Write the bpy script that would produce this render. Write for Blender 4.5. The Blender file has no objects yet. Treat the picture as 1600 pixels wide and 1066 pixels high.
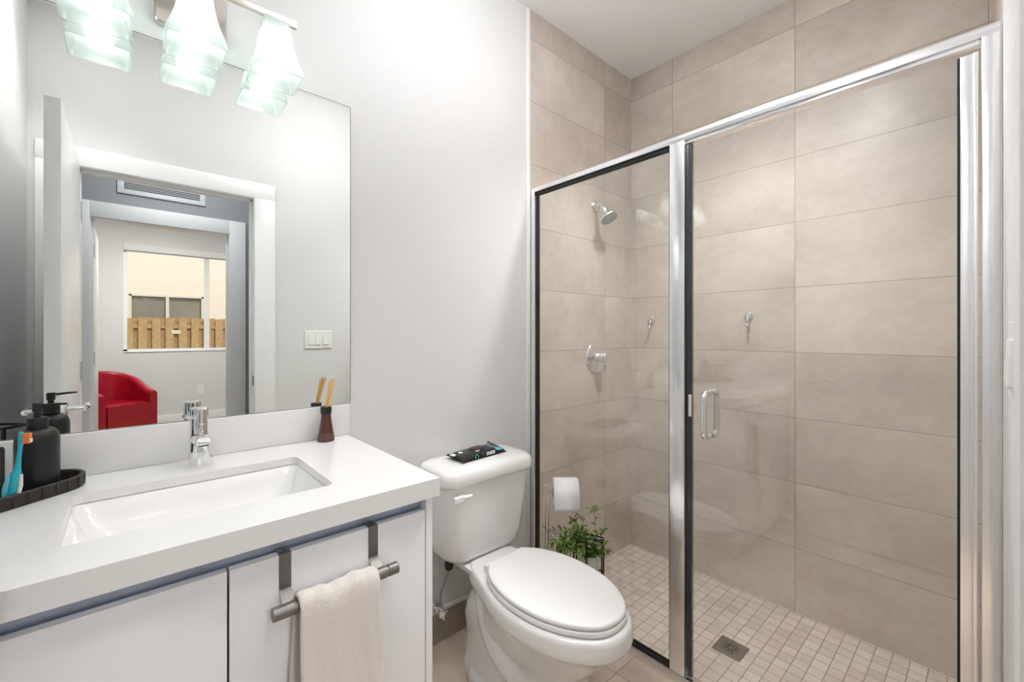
import bpy, bmesh, math, random
from mathutils import Vector, Matrix
random.seed(7)
PI = math.pi
scene = bpy.context.scene
C = scene.collection

# ------------------------------------------------------------------ camera, sky, sun, exposure
D = 1.48                      # back (mirror) wall distance from the camera
cam_data = bpy.data.cameras.new('camera')
cam = bpy.data.objects.new('camera', cam_data); C.objects.link(cam)
cam.location = (0.0, 0.0, 1.232)
cam.rotation_euler = (math.radians(90), 0, math.radians(48.2276 - 90))
cam_data.sensor_width = 36.0
cam_data.lens = 15.1136
cam_data.shift_y = -12 / 1600
cam_data.clip_start = 0.005
scene.camera = cam

world = bpy.data.worlds.new('world'); scene.world = world
world.use_nodes = True
bg = world.node_tree.nodes['Background']
bg.inputs[0].default_value = (0.72, 0.86, 1.0, 1)
bg.inputs[1].default_value = 1.0

sun_data = bpy.data.lights.new('sun', 'SUN'); sun_data.energy = 1.4; sun_data.angle = 0.03
sun_data.color = (1.0, 0.93, 0.82)
sun = bpy.data.objects.new('sun', sun_data); C.objects.link(sun)
sun.rotation_euler = (math.radians(-42), math.radians(18), 0)

scene.view_settings.view_transform = 'Standard'
scene.view_settings.look = 'None'
scene.view_settings.exposure = 0.9
scene.view_settings.gamma = 1.0
scene.view_settings.use_curve_mapping = False
BULB = 4.8
ROOM_FILL = 12.3  # this and the strengths below drive added, unseen fill lights
ROOM_FILL_BEAM = 11.0
DOOR_FILL_BEAM = 26.0
SHOWER_FILL = 14.0
SHOWER_FILL_BEAM = 80.0
HALL_FILL = 12.0
BED_FILL = 50.0

# ------------------------------------------------------------------ helpers
def tag(o, label=None, cat=None, group=None, kind=None):
    if label: o['label'] = label
    if cat: o['category'] = cat
    if group: o['group'] = group
    if kind: o['kind'] = kind
    return o

def thing(name, label, cat, loc=(0, 0, 0), rotz=0, group=None):
    o = bpy.data.objects.new(name, None); C.objects.link(o)
    o.location = loc; o.rotation_euler = (0, 0, rotz)
    o.empty_display_size = 0.05
    return tag(o, label, cat, group)

def obj(name, bm, mat, parent=None, smooth=True, angle=35, mods=None):
    bmesh.ops.recalc_face_normals(bm, faces=bm.faces)
    me = bpy.data.meshes.new(name); bm.to_mesh(me); bm.free()
    if smooth:
        me.polygons.foreach_set('use_smooth', [True] * len(me.polygons))
        me.set_sharp_from_angle(angle=math.radians(angle))
    if mat: me.materials.append(mat)
    o = bpy.data.objects.new(name, me); C.objects.link(o)
    if parent: o.parent = parent
    return o

def struct(name, bm, mat, label=None, cat=None, parent=None, **k):
    o = obj(name, bm, mat, parent, **k)
    if parent is None: tag(o, label, cat, kind='structure')
    return o

def B(): return bmesh.new()

def box(bm, x0, x1, y0, y1, z0, z1, bev=0, seg=2, M=None):
    r = bmesh.ops.create_cube(bm, size=1)
    vs = r['verts']
    for v in vs:
        v.co = Vector(((x0 + x1) / 2 + v.co.x * (x1 - x0), (y0 + y1) / 2 + v.co.y * (y1 - y0), (z0 + z1) / 2 + v.co.z * (z1 - z0)))
    if bev:
        es = list({e for v in vs for e in v.link_edges})
        r = bmesh.ops.bevel(bm, geom=es, offset=bev, segments=seg, affect='EDGES', profile=0.5)
        vs = list({v for v in r['verts']} | {v for v in vs if v.is_valid})
    if M is not None:
        for v in vs: v.co = M @ v.co
    return bm

def loft(bm, loops, cap0=True, cap1=True, closed=True):
    rows = [[bm.verts.new(p) for p in L] for L in loops]
    n = len(rows[0])
    for a, b in zip(rows, rows[1:]):
        for i in range(n if closed else n - 1):
            j = (i + 1) % n
            bm.faces.new((a[i], a[j], b[j], b[i]))
    if closed and cap0: bm.faces.new(rows[0][::-1])
    if closed and cap1: bm.faces.new(rows[-1])
    return rows

def frame_of(d):
    d = Vector(d).normalized()
    a = Vector((0, 0, 1)) if abs(d.z) < 0.9 else Vector((1, 0, 0))
    u = d.cross(a).normalized(); v = d.cross(u).normalized()
    return u, v

def ring(c, u, v, r, n): 
    return [Vector(c) + u * (r * math.cos(2 * PI * i / n)) + v * (r * math.sin(2 * PI * i / n)) for i in range(n)]

def lathe(bm, prof, base=(0, 0, 0), axis=(0, 0, 1), n=32, cap0=True, cap1=True):
    axis = Vector(axis).normalized(); u, v = frame_of(axis)
    return loft(bm, [ring(Vector(base) + axis * h, u, v, max(r, 1e-5), n) for r, h in prof], cap0, cap1)

def cyl(bm, p0, p1, r, r1=None, n=24):
    p0, p1 = Vector(p0), Vector(p1)
    lathe(bm, [(r, 0), (r if r1 is None else r1, (p1 - p0).length)], p0, p1 - p0, n)
    return bm

def tube(bm, pts, r, n=10, closed=False):
    pts = [Vector(p) for p in pts]
    m = len(pts); loops = []
    u = None
    for i, p in enumerate(pts):
        if closed: t = pts[(i + 1) % m] - pts[i - 1]
        else: t = pts[min(i + 1, m - 1)] - pts[max(i - 1, 0)]
        t.normalize()
        if u is None: u, v = frame_of(t)
        else:
            u = (u - t * u.dot(t)).normalized(); v = t.cross(u).normalized()
        rr = r[i] if isinstance(r, (list, tuple)) else r
        loops.append(ring(p, u, v, rr, n))
    if closed:
        rows = [[bm.verts.new(q) for q in L] for L in loops]
        for k in range(m):
            a, b = rows[k], rows[(k + 1) % m]
            for i in range(n):
                j = (i + 1) % n
                bm.faces.new((a[i], a[j], b[j], b[i]))
    else: loft(bm, loops)
    return bm

def arc(c, r, a0, a1, n, ax=(1, 0, 0), ay=(0, 1, 0)):
    ax, ay = Vector(ax), Vector(ay)
    return [Vector(c) + ax * (r * math.cos(a0 + (a1 - a0) * i / n)) + ay * (r * math.sin(a0 + (a1 - a0) * i / n)) for i in range(n + 1)]

def smoothpath(pts, k=6):
    P = [Vector(p) for p in pts]; out = []
    for i in range(len(P) - 1):
        p0, p1, p2, p3 = P[max(i - 1, 0)], P[i], P[i + 1], P[min(i + 2, len(P) - 1)]
        for s in range(k):
            t = s / k
            out.append(0.5 * ((2 * p1) + (p2 - p0) * t + (2 * p0 - 5 * p1 + 4 * p2 - p3) * t * t + (3 * p1 - p0 - 3 * p2 + p3) * t ** 3))
    out.append(P[-1]); return out

def rrect(cx, cy, hx, hy, r, z, n=6):
    out = []
    for sx, sy, a in ((1, 1, 0), (-1, 1, PI / 2), (-1, -1, PI), (1, -1, 3 * PI / 2)):
        for i in range(n + 1):
            t = a + PI / 2 * i / n
            out.append(Vector((cx + sx * (hx - r) + r * math.cos(t), cy + sy * (hy - r) + r * math.sin(t), z)))
    return out

def rrect_plan(u0, u1, v0, v1, r, w, plane='xz', n=5):
    L = rrect((u0 + u1) / 2, (v0 + v1) / 2, (u1 - u0) / 2, (v1 - v0) / 2, r, 0, n)
    if plane == 'xz': return [Vector((p.x, w, p.y)) for p in L]
    if plane == 'yz': return [Vector((w, p.x, p.y)) for p in L]
    return [Vector((p.x, p.y, w)) for p in L]

def rplate(bm, u0, u1, v0, v1, r, w0, w1, plane='xz', n=5, bev=0):
    s = 1 if w1 > w0 else -1
    if bev:
        loft(bm, [rrect_plan(u0, u1, v0, v1, r, w0, plane, n), rrect_plan(u0, u1, v0, v1, r, w1 - s * bev, plane, n),
                  rrect_plan(u0 + bev, u1 - bev, v0 + bev, v1 - bev, max(r - bev, 1e-4), w1, plane, n)])
    else:
        loft(bm, [rrect_plan(u0, u1, v0, v1, r, w0, plane, n), rrect_plan(u0, u1, v0, v1, r, w1, plane, n)])
    return bm

def prism(bm, pts, z0, z1):
    loft(bm, [[Vector((x, y, z0)) for x, y in pts], [Vector((x, y, z1)) for x, y in pts]])
    return bm

def text_mesh(body, size, M, depth=0.0004, italic=0.0, bold=0.0):
    cu = bpy.data.curves.new('lettering', 'FONT'); cu.body = body; cu.size = size
    cu.align_x = 'CENTER'; cu.align_y = 'CENTER'; cu.extrude = depth; cu.shear = italic; cu.offset = bold
    o = bpy.data.objects.new('lettering', cu); C.objects.link(o)
    dg = bpy.context.evaluated_depsgraph_get()
    me = bpy.data.meshes.new_from_object(o.evaluated_get(dg))
    bm = bmesh.new(); bm.from_mesh(me)
    for v in bm.verts: v.co = M @ v.co
    bpy.data.objects.remove(o); bpy.data.curves.remove(cu); bpy.data.meshes.remove(me)
    return bm

def copy_tree(o, parent=None):
    c = o.copy(); C.objects.link(c)
    if parent: c.parent = parent
    for ch in list(o.children): copy_tree(ch, c)
    return c

# ------------------------------------------------------------------ materials
def new_mat(name):
    m = bpy.data.materials.new(name); m.use_nodes = True
    return m, m.node_tree, m.node_tree.nodes['Principled BSDF']

def L(nt, a, b): nt.links.new(a, b)

def mat(name, col, rough=0.5, metal=0.0, spec=0.5, noise=0.0, nscale=20, bump=0.0, bscale=200, coat=0.0, trans=0.0, ior=1.45, sheen=0.0, aniso=0.0):
    m, nt, p = new_mat(name)
    p.inputs['Base Color'].default_value = (*col, 1)
    p.inputs['Roughness'].default_value = rough
    p.inputs['Metallic'].default_value = metal
    p.inputs['Specular IOR Level'].default_value = spec
    p.inputs['Coat Weight'].default_value = coat
    p.inputs['Coat Roughness'].default_value = 0.05
    p.inputs['Transmission Weight'].default_value = trans
    p.inputs['IOR'].default_value = ior
    p.inputs['Sheen Weight'].default_value = sheen
    g = nt.nodes.new('ShaderNodeNewGeometry')
    n = nt.nodes.new('ShaderNodeTexNoise'); n.inputs['Scale'].default_value = nscale; n.inputs['Detail'].default_value = 4
    L(nt, g.outputs['Position'], n.inputs['Vector'])
    mx = nt.nodes.new('ShaderNodeMix'); mx.data_type = 'RGBA'
    mx.inputs['A'].default_value = (*[c * (1 - noise) for c in col], 1)
    mx.inputs['B'].default_value = (*[min(1, c * (1 + noise)) for c in col], 1)
    L(nt, n.outputs['Fac'], mx.inputs['Factor']); L(nt, mx.outputs['Result'], p.inputs['Base Color'])
    if bump:
        n2 = nt.nodes.new('ShaderNodeTexNoise'); n2.inputs['Scale'].default_value = bscale; n2.inputs['Detail'].default_value = 3
        L(nt, g.outputs['Position'], n2.inputs['Vector'])
        b = nt.nodes.new('ShaderNodeBump'); b.inputs['Strength'].default_value = bump; b.inputs['Distance'].default_value = 0.002
        L(nt, n2.outputs['Fac'], b.inputs['Height']); L(nt, b.outputs['Normal'], p.inputs['Normal'])
    return m

def emit_mat(name, col, strength):
    m, nt, p = new_mat(name)
    p.inputs['Base Color'].default_value = (*col, 1)
    p.inputs['Emission Color'].default_value = (*col, 1)
    p.inputs['Emission Strength'].default_value = strength
    return m

def tile_mat(name, ua, u0, tw, va, v0, th, cols, grout, gw=0.0020, rough=0.42, streak=(1, 1, 1), var=0.10, bump=0.25):
    """stone-look porcelain: a straight grid of joints laid out in metres along two axes"""
    m, nt, p = new_mat(name)
    N = nt.nodes.new
    g = N('ShaderNodeNewGeometry'); sx = N('ShaderNodeSeparateXYZ'); L(nt, g.outputs['Position'], sx.inputs[0])
    def math_(op, a, b=None):
        n = N('ShaderNodeMath'); n.operation = op
        for i, v in enumerate((a, b)):
            if v is None: continue
            if isinstance(v, (int, float)): n.inputs[i].default_value = v
            else: L(nt, v, n.inputs[i])
        return n.outputs[0]
    masks = []; ids = []
    for ax, o0, w in ((ua, u0, tw), (va, v0, th)):
        q = math_('DIVIDE', math_('SUBTRACT', sx.outputs[ax], o0), w)
        f = math_('FRACT', q); ids.append(math_('FLOOR', q))
        d = math_('MINIMUM', f, math_('SUBTRACT', 1.0, f))
        masks.append(math_('MULTIPLY', d, w))
    dist = math_('MINIMUM', masks[0], masks[1])
    gm = N('ShaderNodeMapRange'); gm.inputs['From Min'].default_value = gw * 0.5; gm.inputs['From Max'].default_value = gw
    gm.inputs['To Min'].default_value = 1; gm.inputs['To Max'].default_value = 0
    L(nt, dist, gm.inputs['Value'])
    cmb = N('ShaderNodeCombineXYZ'); L(nt, ids[0], cmb.inputs[0]); L(nt, ids[1], cmb.inputs[1])
    wn = N('ShaderNodeTexWhiteNoise'); wn.noise_dimensions = '3D'; L(nt, cmb.outputs[0], wn.inputs['Vector'])
    off = N('ShaderNodeVectorMath'); off.operation = 'MULTIPLY_ADD'
    L(nt, wn.outputs['Color'], off.inputs[0]); off.inputs[1].default_value = (7, 7, 7)
    mp = N('ShaderNodeVectorMath'); mp.operation = 'MULTIPLY'; L(nt, g.outputs['Position'], mp.inputs[0]); mp.inputs[1].default_value = streak
    L(nt, mp.outputs[0], off.inputs[2])
    def noise(scale, det, rgh=0.6):
        n = N('ShaderNodeTexNoise'); n.inputs['Scale'].default_value = scale; n.inputs['Detail'].default_value = det
        n.inputs['Roughness'].default_value = rgh; L(nt, off.outputs[0], n.inputs['Vector']); return n.outputs['Fac']
    n1 = noise(2.6, 7, 0.62); n2 = noise(26, 5, 0.7); n3 = noise(160, 3)
    s = math_('ADD', math_('MULTIPLY', n1, 0.66), math_('ADD', math_('MULTIPLY', n2, 0.24), math_('MULTIPLY', n3, 0.10)))
    s = math_('ADD', s, math_('MULTIPLY', math_('SUBTRACT', wn.outputs['Value'], 0.5), var))
    cr = N('ShaderNodeValToRGB'); L(nt, s, cr.inputs[0])
    el = cr.color_ramp.elements
    el[0].position = 0.34; el[0].color = (*cols[0], 1); el[1].position = 0.66; el[1].color = (*cols[2], 1)
    e = el.new(0.5); e.color = (*cols[1], 1)
    mx = N('ShaderNodeMix'); mx.data_type = 'RGBA'; L(nt, gm.outputs[0], mx.inputs['Factor'])
    L(nt, cr.outputs[0], mx.inputs['A']); mx.inputs['B'].default_value = (*grout, 1)
    L(nt, mx.outputs['Result'], p.inputs['Base Color'])
    p.inputs['Roughness'].default_value = rough
    p.inputs['Specular IOR Level'].default_value = 0.35
    h = math_('SUBTRACT', math_('MULTIPLY', n2, 0.15), gm.outputs[0])
    b = N('ShaderNodeBump'); b.inputs['Strength'].default_value = bump; b.inputs['Distance'].default_value = 0.0015
    L(nt, h, b.inputs['Height']); L(nt, b.outputs['Normal'], p.inputs['Normal'])
    return m

def glass_mat(name, tint, refl=1.0):
    """clear architectural glass: Schlick reflection over straight transmission (works the same from both sides)"""
    m = bpy.data.materials.new(name); m.use_nodes = True; nt = m.node_tree
    nt.nodes.remove(nt.nodes['Principled BSDF']); N = nt.nodes.new
    out = nt.nodes['Material Output']
    lw = N('ShaderNodeLayerWeight'); lw.inputs['Blend'].default_value = 0.5
    pw = N('ShaderNodeMath'); pw.operation = 'POWER'; L(nt, lw.outputs['Facing'], pw.inputs[0]); pw.inputs[1].default_value = 5
    ma = N('ShaderNodeMath'); ma.operation = 'MULTIPLY_ADD'; L(nt, pw.outputs[0], ma.inputs[0]); ma.inputs[1].default_value = 0.96 * refl; ma.inputs[2].default_value = 0.042 * refl
    tr = N('ShaderNodeBsdfTransparent'); tr.inputs[0].default_value = (*tint, 1)
    gl = N('ShaderNodeBsdfGlossy'); gl.inputs['Roughness'].default_value = 0.0
    mx = N('ShaderNodeMixShader'); L(nt, ma.outputs[0], mx.inputs[0]); L(nt, tr.outputs[0], mx.inputs[1]); L(nt, gl.outputs[0], mx.inputs[2])
    L(nt, mx.outputs[0], out.inputs['Surface'])
    return m

def frosted_mat(name):
    m = bpy.data.materials.new(name); m.use_nodes = True; nt = m.node_tree
    nt.nodes.remove(nt.nodes['Principled BSDF']); N = nt.nodes.new
    out = nt.nodes['Material Output']
    g = N('ShaderNodeNewGeometry'); no = N('ShaderNodeTexNoise'); no.inputs['Scale'].default_value = 90
    L(nt, g.outputs['Position'], no.inputs['Vector'])
    tl = N('ShaderNodeBsdfTranslucent'); tl.inputs[0].default_value = (0.74, 0.80, 0.79, 1)
    df = N('ShaderNodeBsdfDiffuse'); df.inputs[0].default_value = (0.74, 0.80, 0.79, 1)
    tr = N('ShaderNodeBsdfTransparent'); tr.inputs[0].default_value = (0.96, 1.0, 0.99, 1)
    gl = N('ShaderNodeBsdfGlossy'); gl.inputs['Roughness'].default_value = 0.25
    m1 = N('ShaderNodeMixShader'); m1.inputs[0].default_value = 0.35; L(nt, tl.outputs[0], m1.inputs[1]); L(nt, df.outputs[0], m1.inputs[2])
    m2 = N('ShaderNodeMixShader'); m2.inputs[0].default_value = 0.36; L(nt, m1.outputs[0], m2.inputs[1]); L(nt, tr.outputs[0], m2.inputs[2])
    m3 = N('ShaderNodeMixShader'); m3.inputs[0].default_value = 0.06; L(nt, m2.outputs[0], m3.inputs[1]); L(nt, gl.outputs[0], m3.inputs[2])
    L(nt, m3.outputs[0], out.inputs['Surface'])
    return m

def mirror_mat(name):
    m = bpy.data.materials.new(name); m.use_nodes = True; nt = m.node_tree
    nt.nodes.remove(nt.nodes['Principled BSDF'])
    gl = nt.nodes.new('ShaderNodeBsdfGlossy'); gl.inputs['Roughness'].default_value = 0.0
    gl.inputs['Color'].default_value = (0.90, 0.925, 0.90, 1)
    L(nt, gl.outputs[0], nt.nodes['Material Output'].inputs['Surface'])
    return m

def brushed_mat(name, col, rough, axis_scale):
    m, nt, p = new_mat(name)
    p.inputs['Metallic'].default_value = 1.0; p.inputs['Base Color'].default_value = (*col, 1)
    g = nt.nodes.new('ShaderNodeNewGeometry')
    mp = nt.nodes.new('ShaderNodeVectorMath'); mp.operation = 'MULTIPLY'; mp.inputs[1].default_value = axis_scale
    L(nt, g.outputs['Position'], mp.inputs[0])
    n = nt.nodes.new('ShaderNodeTexNoise'); n.inputs['Scale'].default_value = 1.0; n.inputs['Detail'].default_value = 3
    L(nt, mp.outputs[0], n.inputs['Vector'])
    mr = nt.nodes.new('ShaderNodeMapRange'); mr.inputs['To Min'].default_value = rough * 0.75; mr.inputs['To Max'].default_value = rough * 1.25
    L(nt, n.outputs['Fac'], mr.inputs['Value']); L(nt, mr.outputs[0], p.inputs['Roughness'])
    return m

STONE = [(0.455, 0.395, 0.340), (0.565, 0.50, 0.437), (0.67, 0.605, 0.54)]
STONE_F = [(0.52, 0.43, 0.34), (0.66, 0.555, 0.45), (0.76, 0.66, 0.55)]
GROUT = (0.33, 0.28, 0.23)
M = dict(
    paint=mat('paint_white', (0.71, 0.71, 0.71), 0.55, spec=0.3, noise=0.012, nscale=3, bump=0.05, bscale=350),
    ceil=mat('paint_ceiling', (0.92, 0.925, 0.93), 0.8, spec=0.2, noise=0.01, nscale=3, bump=0.04, bscale=300),
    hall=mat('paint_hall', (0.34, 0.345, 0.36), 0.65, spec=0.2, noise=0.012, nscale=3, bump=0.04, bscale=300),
    trim=mat('trim_enamel', (0.84, 0.84, 0.845), 0.3, noise=0.008, nscale=5),
    tile_back=tile_mat('stone_tile_back', 0, 0.228, 0.6, 2, -0.06, 0.301, STONE, GROUT, streak=(1, 1, 0.8), var=0.07),
    tile_far=tile_mat('stone_tile_far', 1, 0.011, 0.6, 2, -0.06, 0.301, STONE, GROUT, streak=(1, 0.8, 1.2), rough=0.42, var=0.06),
    tile_base=tile_mat('stone_tile_base', 0, 0.491, 0.6, 2, -0.19, 0.301, [(0.30, 0.25, 0.205), (0.38, 0.32, 0.265), (0.46, 0.39, 0.325)], GROUT),
    tile_floor=tile_mat('stone_tile_floor', 0, 0.12, 0.6, 1, 0.31, 0.6, STONE_F, GROUT, rough=0.38, streak=(1, 1, 1), var=0.05),
    mosaic=tile_mat('stone_mosaic', 0, 0.02, 0.0515, 1, 0.011, 0.0515, STONE, (0.27, 0.225, 0.18), gw=0.0023, rough=0.5, var=0.12),
    quartz=mat('quartz_white', (0.78, 0.775, 0.77), 0.22, noise=0.015, nscale=260),
    ceramic=mat('glazed_ceramic', (0.84, 0.835, 0.82), 0.10, noise=0.004, coat=0.6),
    seat=mat('seat_plastic', (0.85, 0.85, 0.845), 0.22, noise=0.004),
    cab=mat('cabinet_gloss', (0.77, 0.77, 0.785), 0.16, noise=0.006, nscale=4, coat=0.3),
    chrome=mat('chrome', (0.86, 0.87, 0.88), 0.05, 1.0, noise=0.01),
    satin=mat('satin_chrome', (0.80, 0.80, 0.81), 0.18, 1.0, noise=0.02, nscale=60),
    nickel=brushed_mat('brushed_nickel', (0.62, 0.58, 0.54), 0.32, (40, 900, 900)),
    steel=brushed_mat('brushed_steel', (0.23, 0.22, 0.21), 0.48, (30, 900, 900)),
    alu_v=brushed_mat('bright_aluminium_upright', (0.88, 0.88, 0.89), 0.20, (1500, 1500, 3)),
    alu_h=brushed_mat('bright_aluminium_rail', (0.88, 0.88, 0.89), 0.20, (1500, 3, 1500)),
    channel=brushed_mat('daylight_tinted_metal', (0.46, 0.54, 0.66), 0.42, (3, 900, 900)),  # blue of the reflected daylight is put into the metal colour
    gasket=mat('black_rubber', (0.012, 0.013, 0.014), 0.45, noise=0.1),
    strip=mat('dark_magnet_strip', (0.035, 0.042, 0.05), 0.22, noise=0.1),
    glass=glass_mat('shower_glass', (0.990, 0.994, 0.990), 1.7),
    wglass=glass_mat('window_glass', (0.97, 0.98, 0.98), 0.6),
    mirror=mirror_mat('silvered_mirror'),
    frosted=frosted_mat('frosted_glass'),
    bulb=emit_mat('bulb_glow', (1.0, 0.975, 0.935), BULB),
    matte_black=mat('matte_black', (0.011, 0.011, 0.012), 0.38, noise=0.15, nscale=40, bump=0.05, bscale=600),
    black_metal=mat('black_wire', (0.012, 0.012, 0.013), 0.35, noise=0.1),
    tray=mat('ribbed_black_wood', (0.026, 0.022, 0.019), 0.5, noise=0.3, nscale=60, bump=0.2, bscale=250),
    amber=mat('brown_glass', (0.085, 0.022, 0.014), 0.08, noise=0.1, coat=0.6),
    brownmat=mat('brown_ceramic_band', (0.10, 0.050, 0.038), 0.5, noise=0.1),
    reed=mat('reed_wood', (0.80, 0.46, 0.13), 0.6, noise=0.2, nscale=120),
    teal=mat('teal_plastic', (0.01, 0.40, 0.50), 0.2, noise=0.1, coat=0.3),
    teal_soft=mat('pale_teal_rubber', (0.16, 0.58, 0.68), 0.4, noise=0.05),
    orange=mat('orange_bristle', (0.85, 0.22, 0.06), 0.6, noise=0.2, nscale=400, bump=0.4, bscale=900),
    white_bristle=mat('pale_bristle', (0.80, 0.76, 0.70), 0.6, noise=0.1, nscale=400, bump=0.4, bscale=900),
    clearish=glass_mat('clear_acrylic', (0.90, 0.92, 0.92), 1.0),
    towel=mat('terry_towel', (0.72, 0.665, 0.625), 0.95, spec=0.1, noise=0.10, nscale=260, bump=0.9, bscale=520, sheen=0.4),
    paper=mat('tissue_paper', (0.86, 0.86, 0.86), 0.9, spec=0.1, noise=0.03, nscale=150, bump=0.2, bscale=400),
    card=mat('cardboard_core', (0.42, 0.33, 0.24), 0.8, noise=0.1),
    wire=mat('silver_wire', (0.72, 0.69, 0.64), 0.22, 1.0, noise=0.03),
    pot=mat('pale_pot', (0.70, 0.75, 0.66), 0.4, noise=0.03),
    soil=mat('potting_soil', (0.03, 0.022, 0.016), 0.95, noise=0.4, nscale=200, bump=0.8, bscale=300),
    leaf=mat('leaf_green', (0.12, 0.20, 0.028), 0.42, noise=0.55, nscale=55),
    stem=mat('stem_green', (0.10, 0.17, 0.04), 0.5, noise=0.3, nscale=50),
    wipes=mat('black_film', (0.014, 0.014, 0.016), 0.24, noise=0.2, nscale=60, bump=0.5, bscale=90),
    print_white=mat('print_white', (0.78, 0.78, 0.78), 0.4, noise=0.03),
    print_blue=mat('print_blue', (0.10, 0.48, 0.66), 0.35, noise=0.05),
    print_grey=mat('print_grey', (0.20, 0.21, 0.24), 0.35, noise=0.1),
    print_green=mat('print_green', (0.16, 0.66, 0.26), 0.35, noise=0.05),
    plate=mat('switch_plastic', (0.83, 0.83, 0.825), 0.3, noise=0.004),
    slot=mat('dark_slot', (0.03, 0.03, 0.03), 0.6, noise=0.1),
    braid=mat('braided_hose', (0.38, 0.38, 0.39), 0.35, 1.0, noise=0.3, nscale=500, bump=0.6, bscale=900),
    vent=mat('vent_enamel', (0.62, 0.62, 0.63), 0.4, noise=0.01),
    void=mat('duct_shade', (0.02, 0.02, 0.022), 0.8, noise=0.1),
    red=mat('red_leather', (0.33, 0.003, 0.016), 0.30, noise=0.18, nscale=30, bump=0.12, bscale=180, coat=0.15),
    redcloth=mat('red_skirt', (0.34, 0.012, 0.008), 0.75, noise=0.25, nscale=90),
    bedfloor=tile_mat('pale_floor_tile', 0, 0.1, 0.6, 1, 0.1, 0.6, [(0.42, 0.37, 0.32), (0.47, 0.42, 0.37), (0.52, 0.47, 0.42)], (0.3, 0.27, 0.24), rough=0.3, var=0.04),
    blind=mat('blind_fabric', (0.80, 0.80, 0.80), 0.6, noise=0.02, nscale=80),
    stucco=mat('peach_stucco', (0.80, 0.64, 0.50), 0.9, spec=0.1, noise=0.05, nscale=8, bump=0.4, bscale=60),
    housewin=mat('tan_window_frame', (0.66, 0.56, 0.42), 0.5, noise=0.03),
    houseglass=mat('dim_house_pane', (0.26, 0.21, 0.16), 0.06, noise=0.25, nscale=1.6),
    fence=mat('cedar_fence', (0.44, 0.26, 0.12), 0.8, spec=0.15, noise=0.35, nscale=14, bump=0.4, bscale=60),
    ground=mat('yard_ground', (0.30, 0.27, 0.20), 0.95, spec=0.1, noise=0.3, nscale=6, bump=0.5, bscale=40),
    lamp=emit_mat('hall_fill_glow', (0.94, 0.97, 1.0), HALL_FILL),  # glow of an added, unseen fill light, like the next three
    room_fill=emit_mat('bathroom_fill_glow', (0.985, 0.99, 1.0), ROOM_FILL),
    recess_fill=emit_mat('recessed_fill_glow', (1.0, 0.975, 0.94), SHOWER_FILL),
    bed_fill=emit_mat('bedroom_fill_glow', (1.0, 0.97, 0.93), BED_FILL),
    plaque=mat('beige_plaque', (0.66, 0.52, 0.36), 0.5, noise=0.05),
    drain=brushed_mat('drain_steel', (0.34, 0.32, 0.29), 0.38, (200, 200, 200)),
)

CEIL = 2.787
XL = -0.348; XF = 2.30; GX = 1.457
SF = -0.058                    # shower floor level

# ================================================================== THE SETTING
b = B(); box(b, -2.6, 1.437, -0.14, 1.49, -0.12, 0.0); struct('floor', b, M['tile_floor'], 'beige stone-look bathroom floor tile around the toilet', 'floor', smooth=False)
b = B(); box(b, 1.437, 2.42, -0.14, 1.60, -0.16, SF); struct('floor_shower', b, M['mosaic'], 'small square beige mosaic floor tile inside the shower', 'floor', smooth=False)
b = B(); box(b, -2.6, 2.6, -4.60, -0.14, -0.12, 0.0); struct('floor_bedroom', b, M['bedfloor'], 'pale floor of the hall and bedroom seen in the mirror', 'floor', smooth=False)
b = B(); box(b, XL - .12, XF + .12, -0.14, D + .12, CEIL, CEIL + .1); struct('ceiling', b, M['ceil'], 'flat white bathroom ceiling above the shower', 'ceiling', smooth=False)
b = B(); box(b, -2.6, 2.6, -4.60, -0.14, 2.70, 2.80); struct('ceiling_bedroom', b, M['ceil'], 'white ceiling of the hall and bedroom', 'ceiling', smooth=False)
b = B(); box(b, XL - .12, 1.4155, D + .002, D + .12, 0, CEIL); struct('wall_back', b, M['paint'], 'white painted wall behind the vanity, mirror and toilet', 'wall', smooth=False)
b = B(); box(b, 1.437, XF + .12, D - .001, D + .12, -0.16, CEIL); struct('wall_shower_back', b, M['tile_back'], 'beige stone-tiled shower wall carrying the shower head', 'wall', smooth=False)
b = B(); box(b, 1.4155, 1.437, D - .004, D + .12, 0, CEIL, .003); struct('trim_1', b, M['trim'], 'narrow white vertical edge trim where paint meets shower tile', 'trim')
b = B(); box(b, XF, XF + .12, -0.14, D - .001, -0.16, CEIL); struct('wall_shower_far', b, M['tile_far'], 'large beige stone-tiled wall behind the shower glass', 'wall', smooth=False)
b = B(); prism(b, [(1.432, -0.0140), (1.432, -0.14), (XF, -0.14), (XF, -0.0020)], -0.06, CEIL); struct('wall_shower_right', b, M['tile_back'], 'narrow sliver of tiled shower wall at the right frame edge', 'wall', smooth=False)
b = B(); box(b, XL - .12, XL, -0.14, D + .002, 0, CEIL); struct('wall_left', b, M['paint'], 'white painted wall at the left end of the vanity, seen in the mirror', 'wall', smooth=False)
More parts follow.
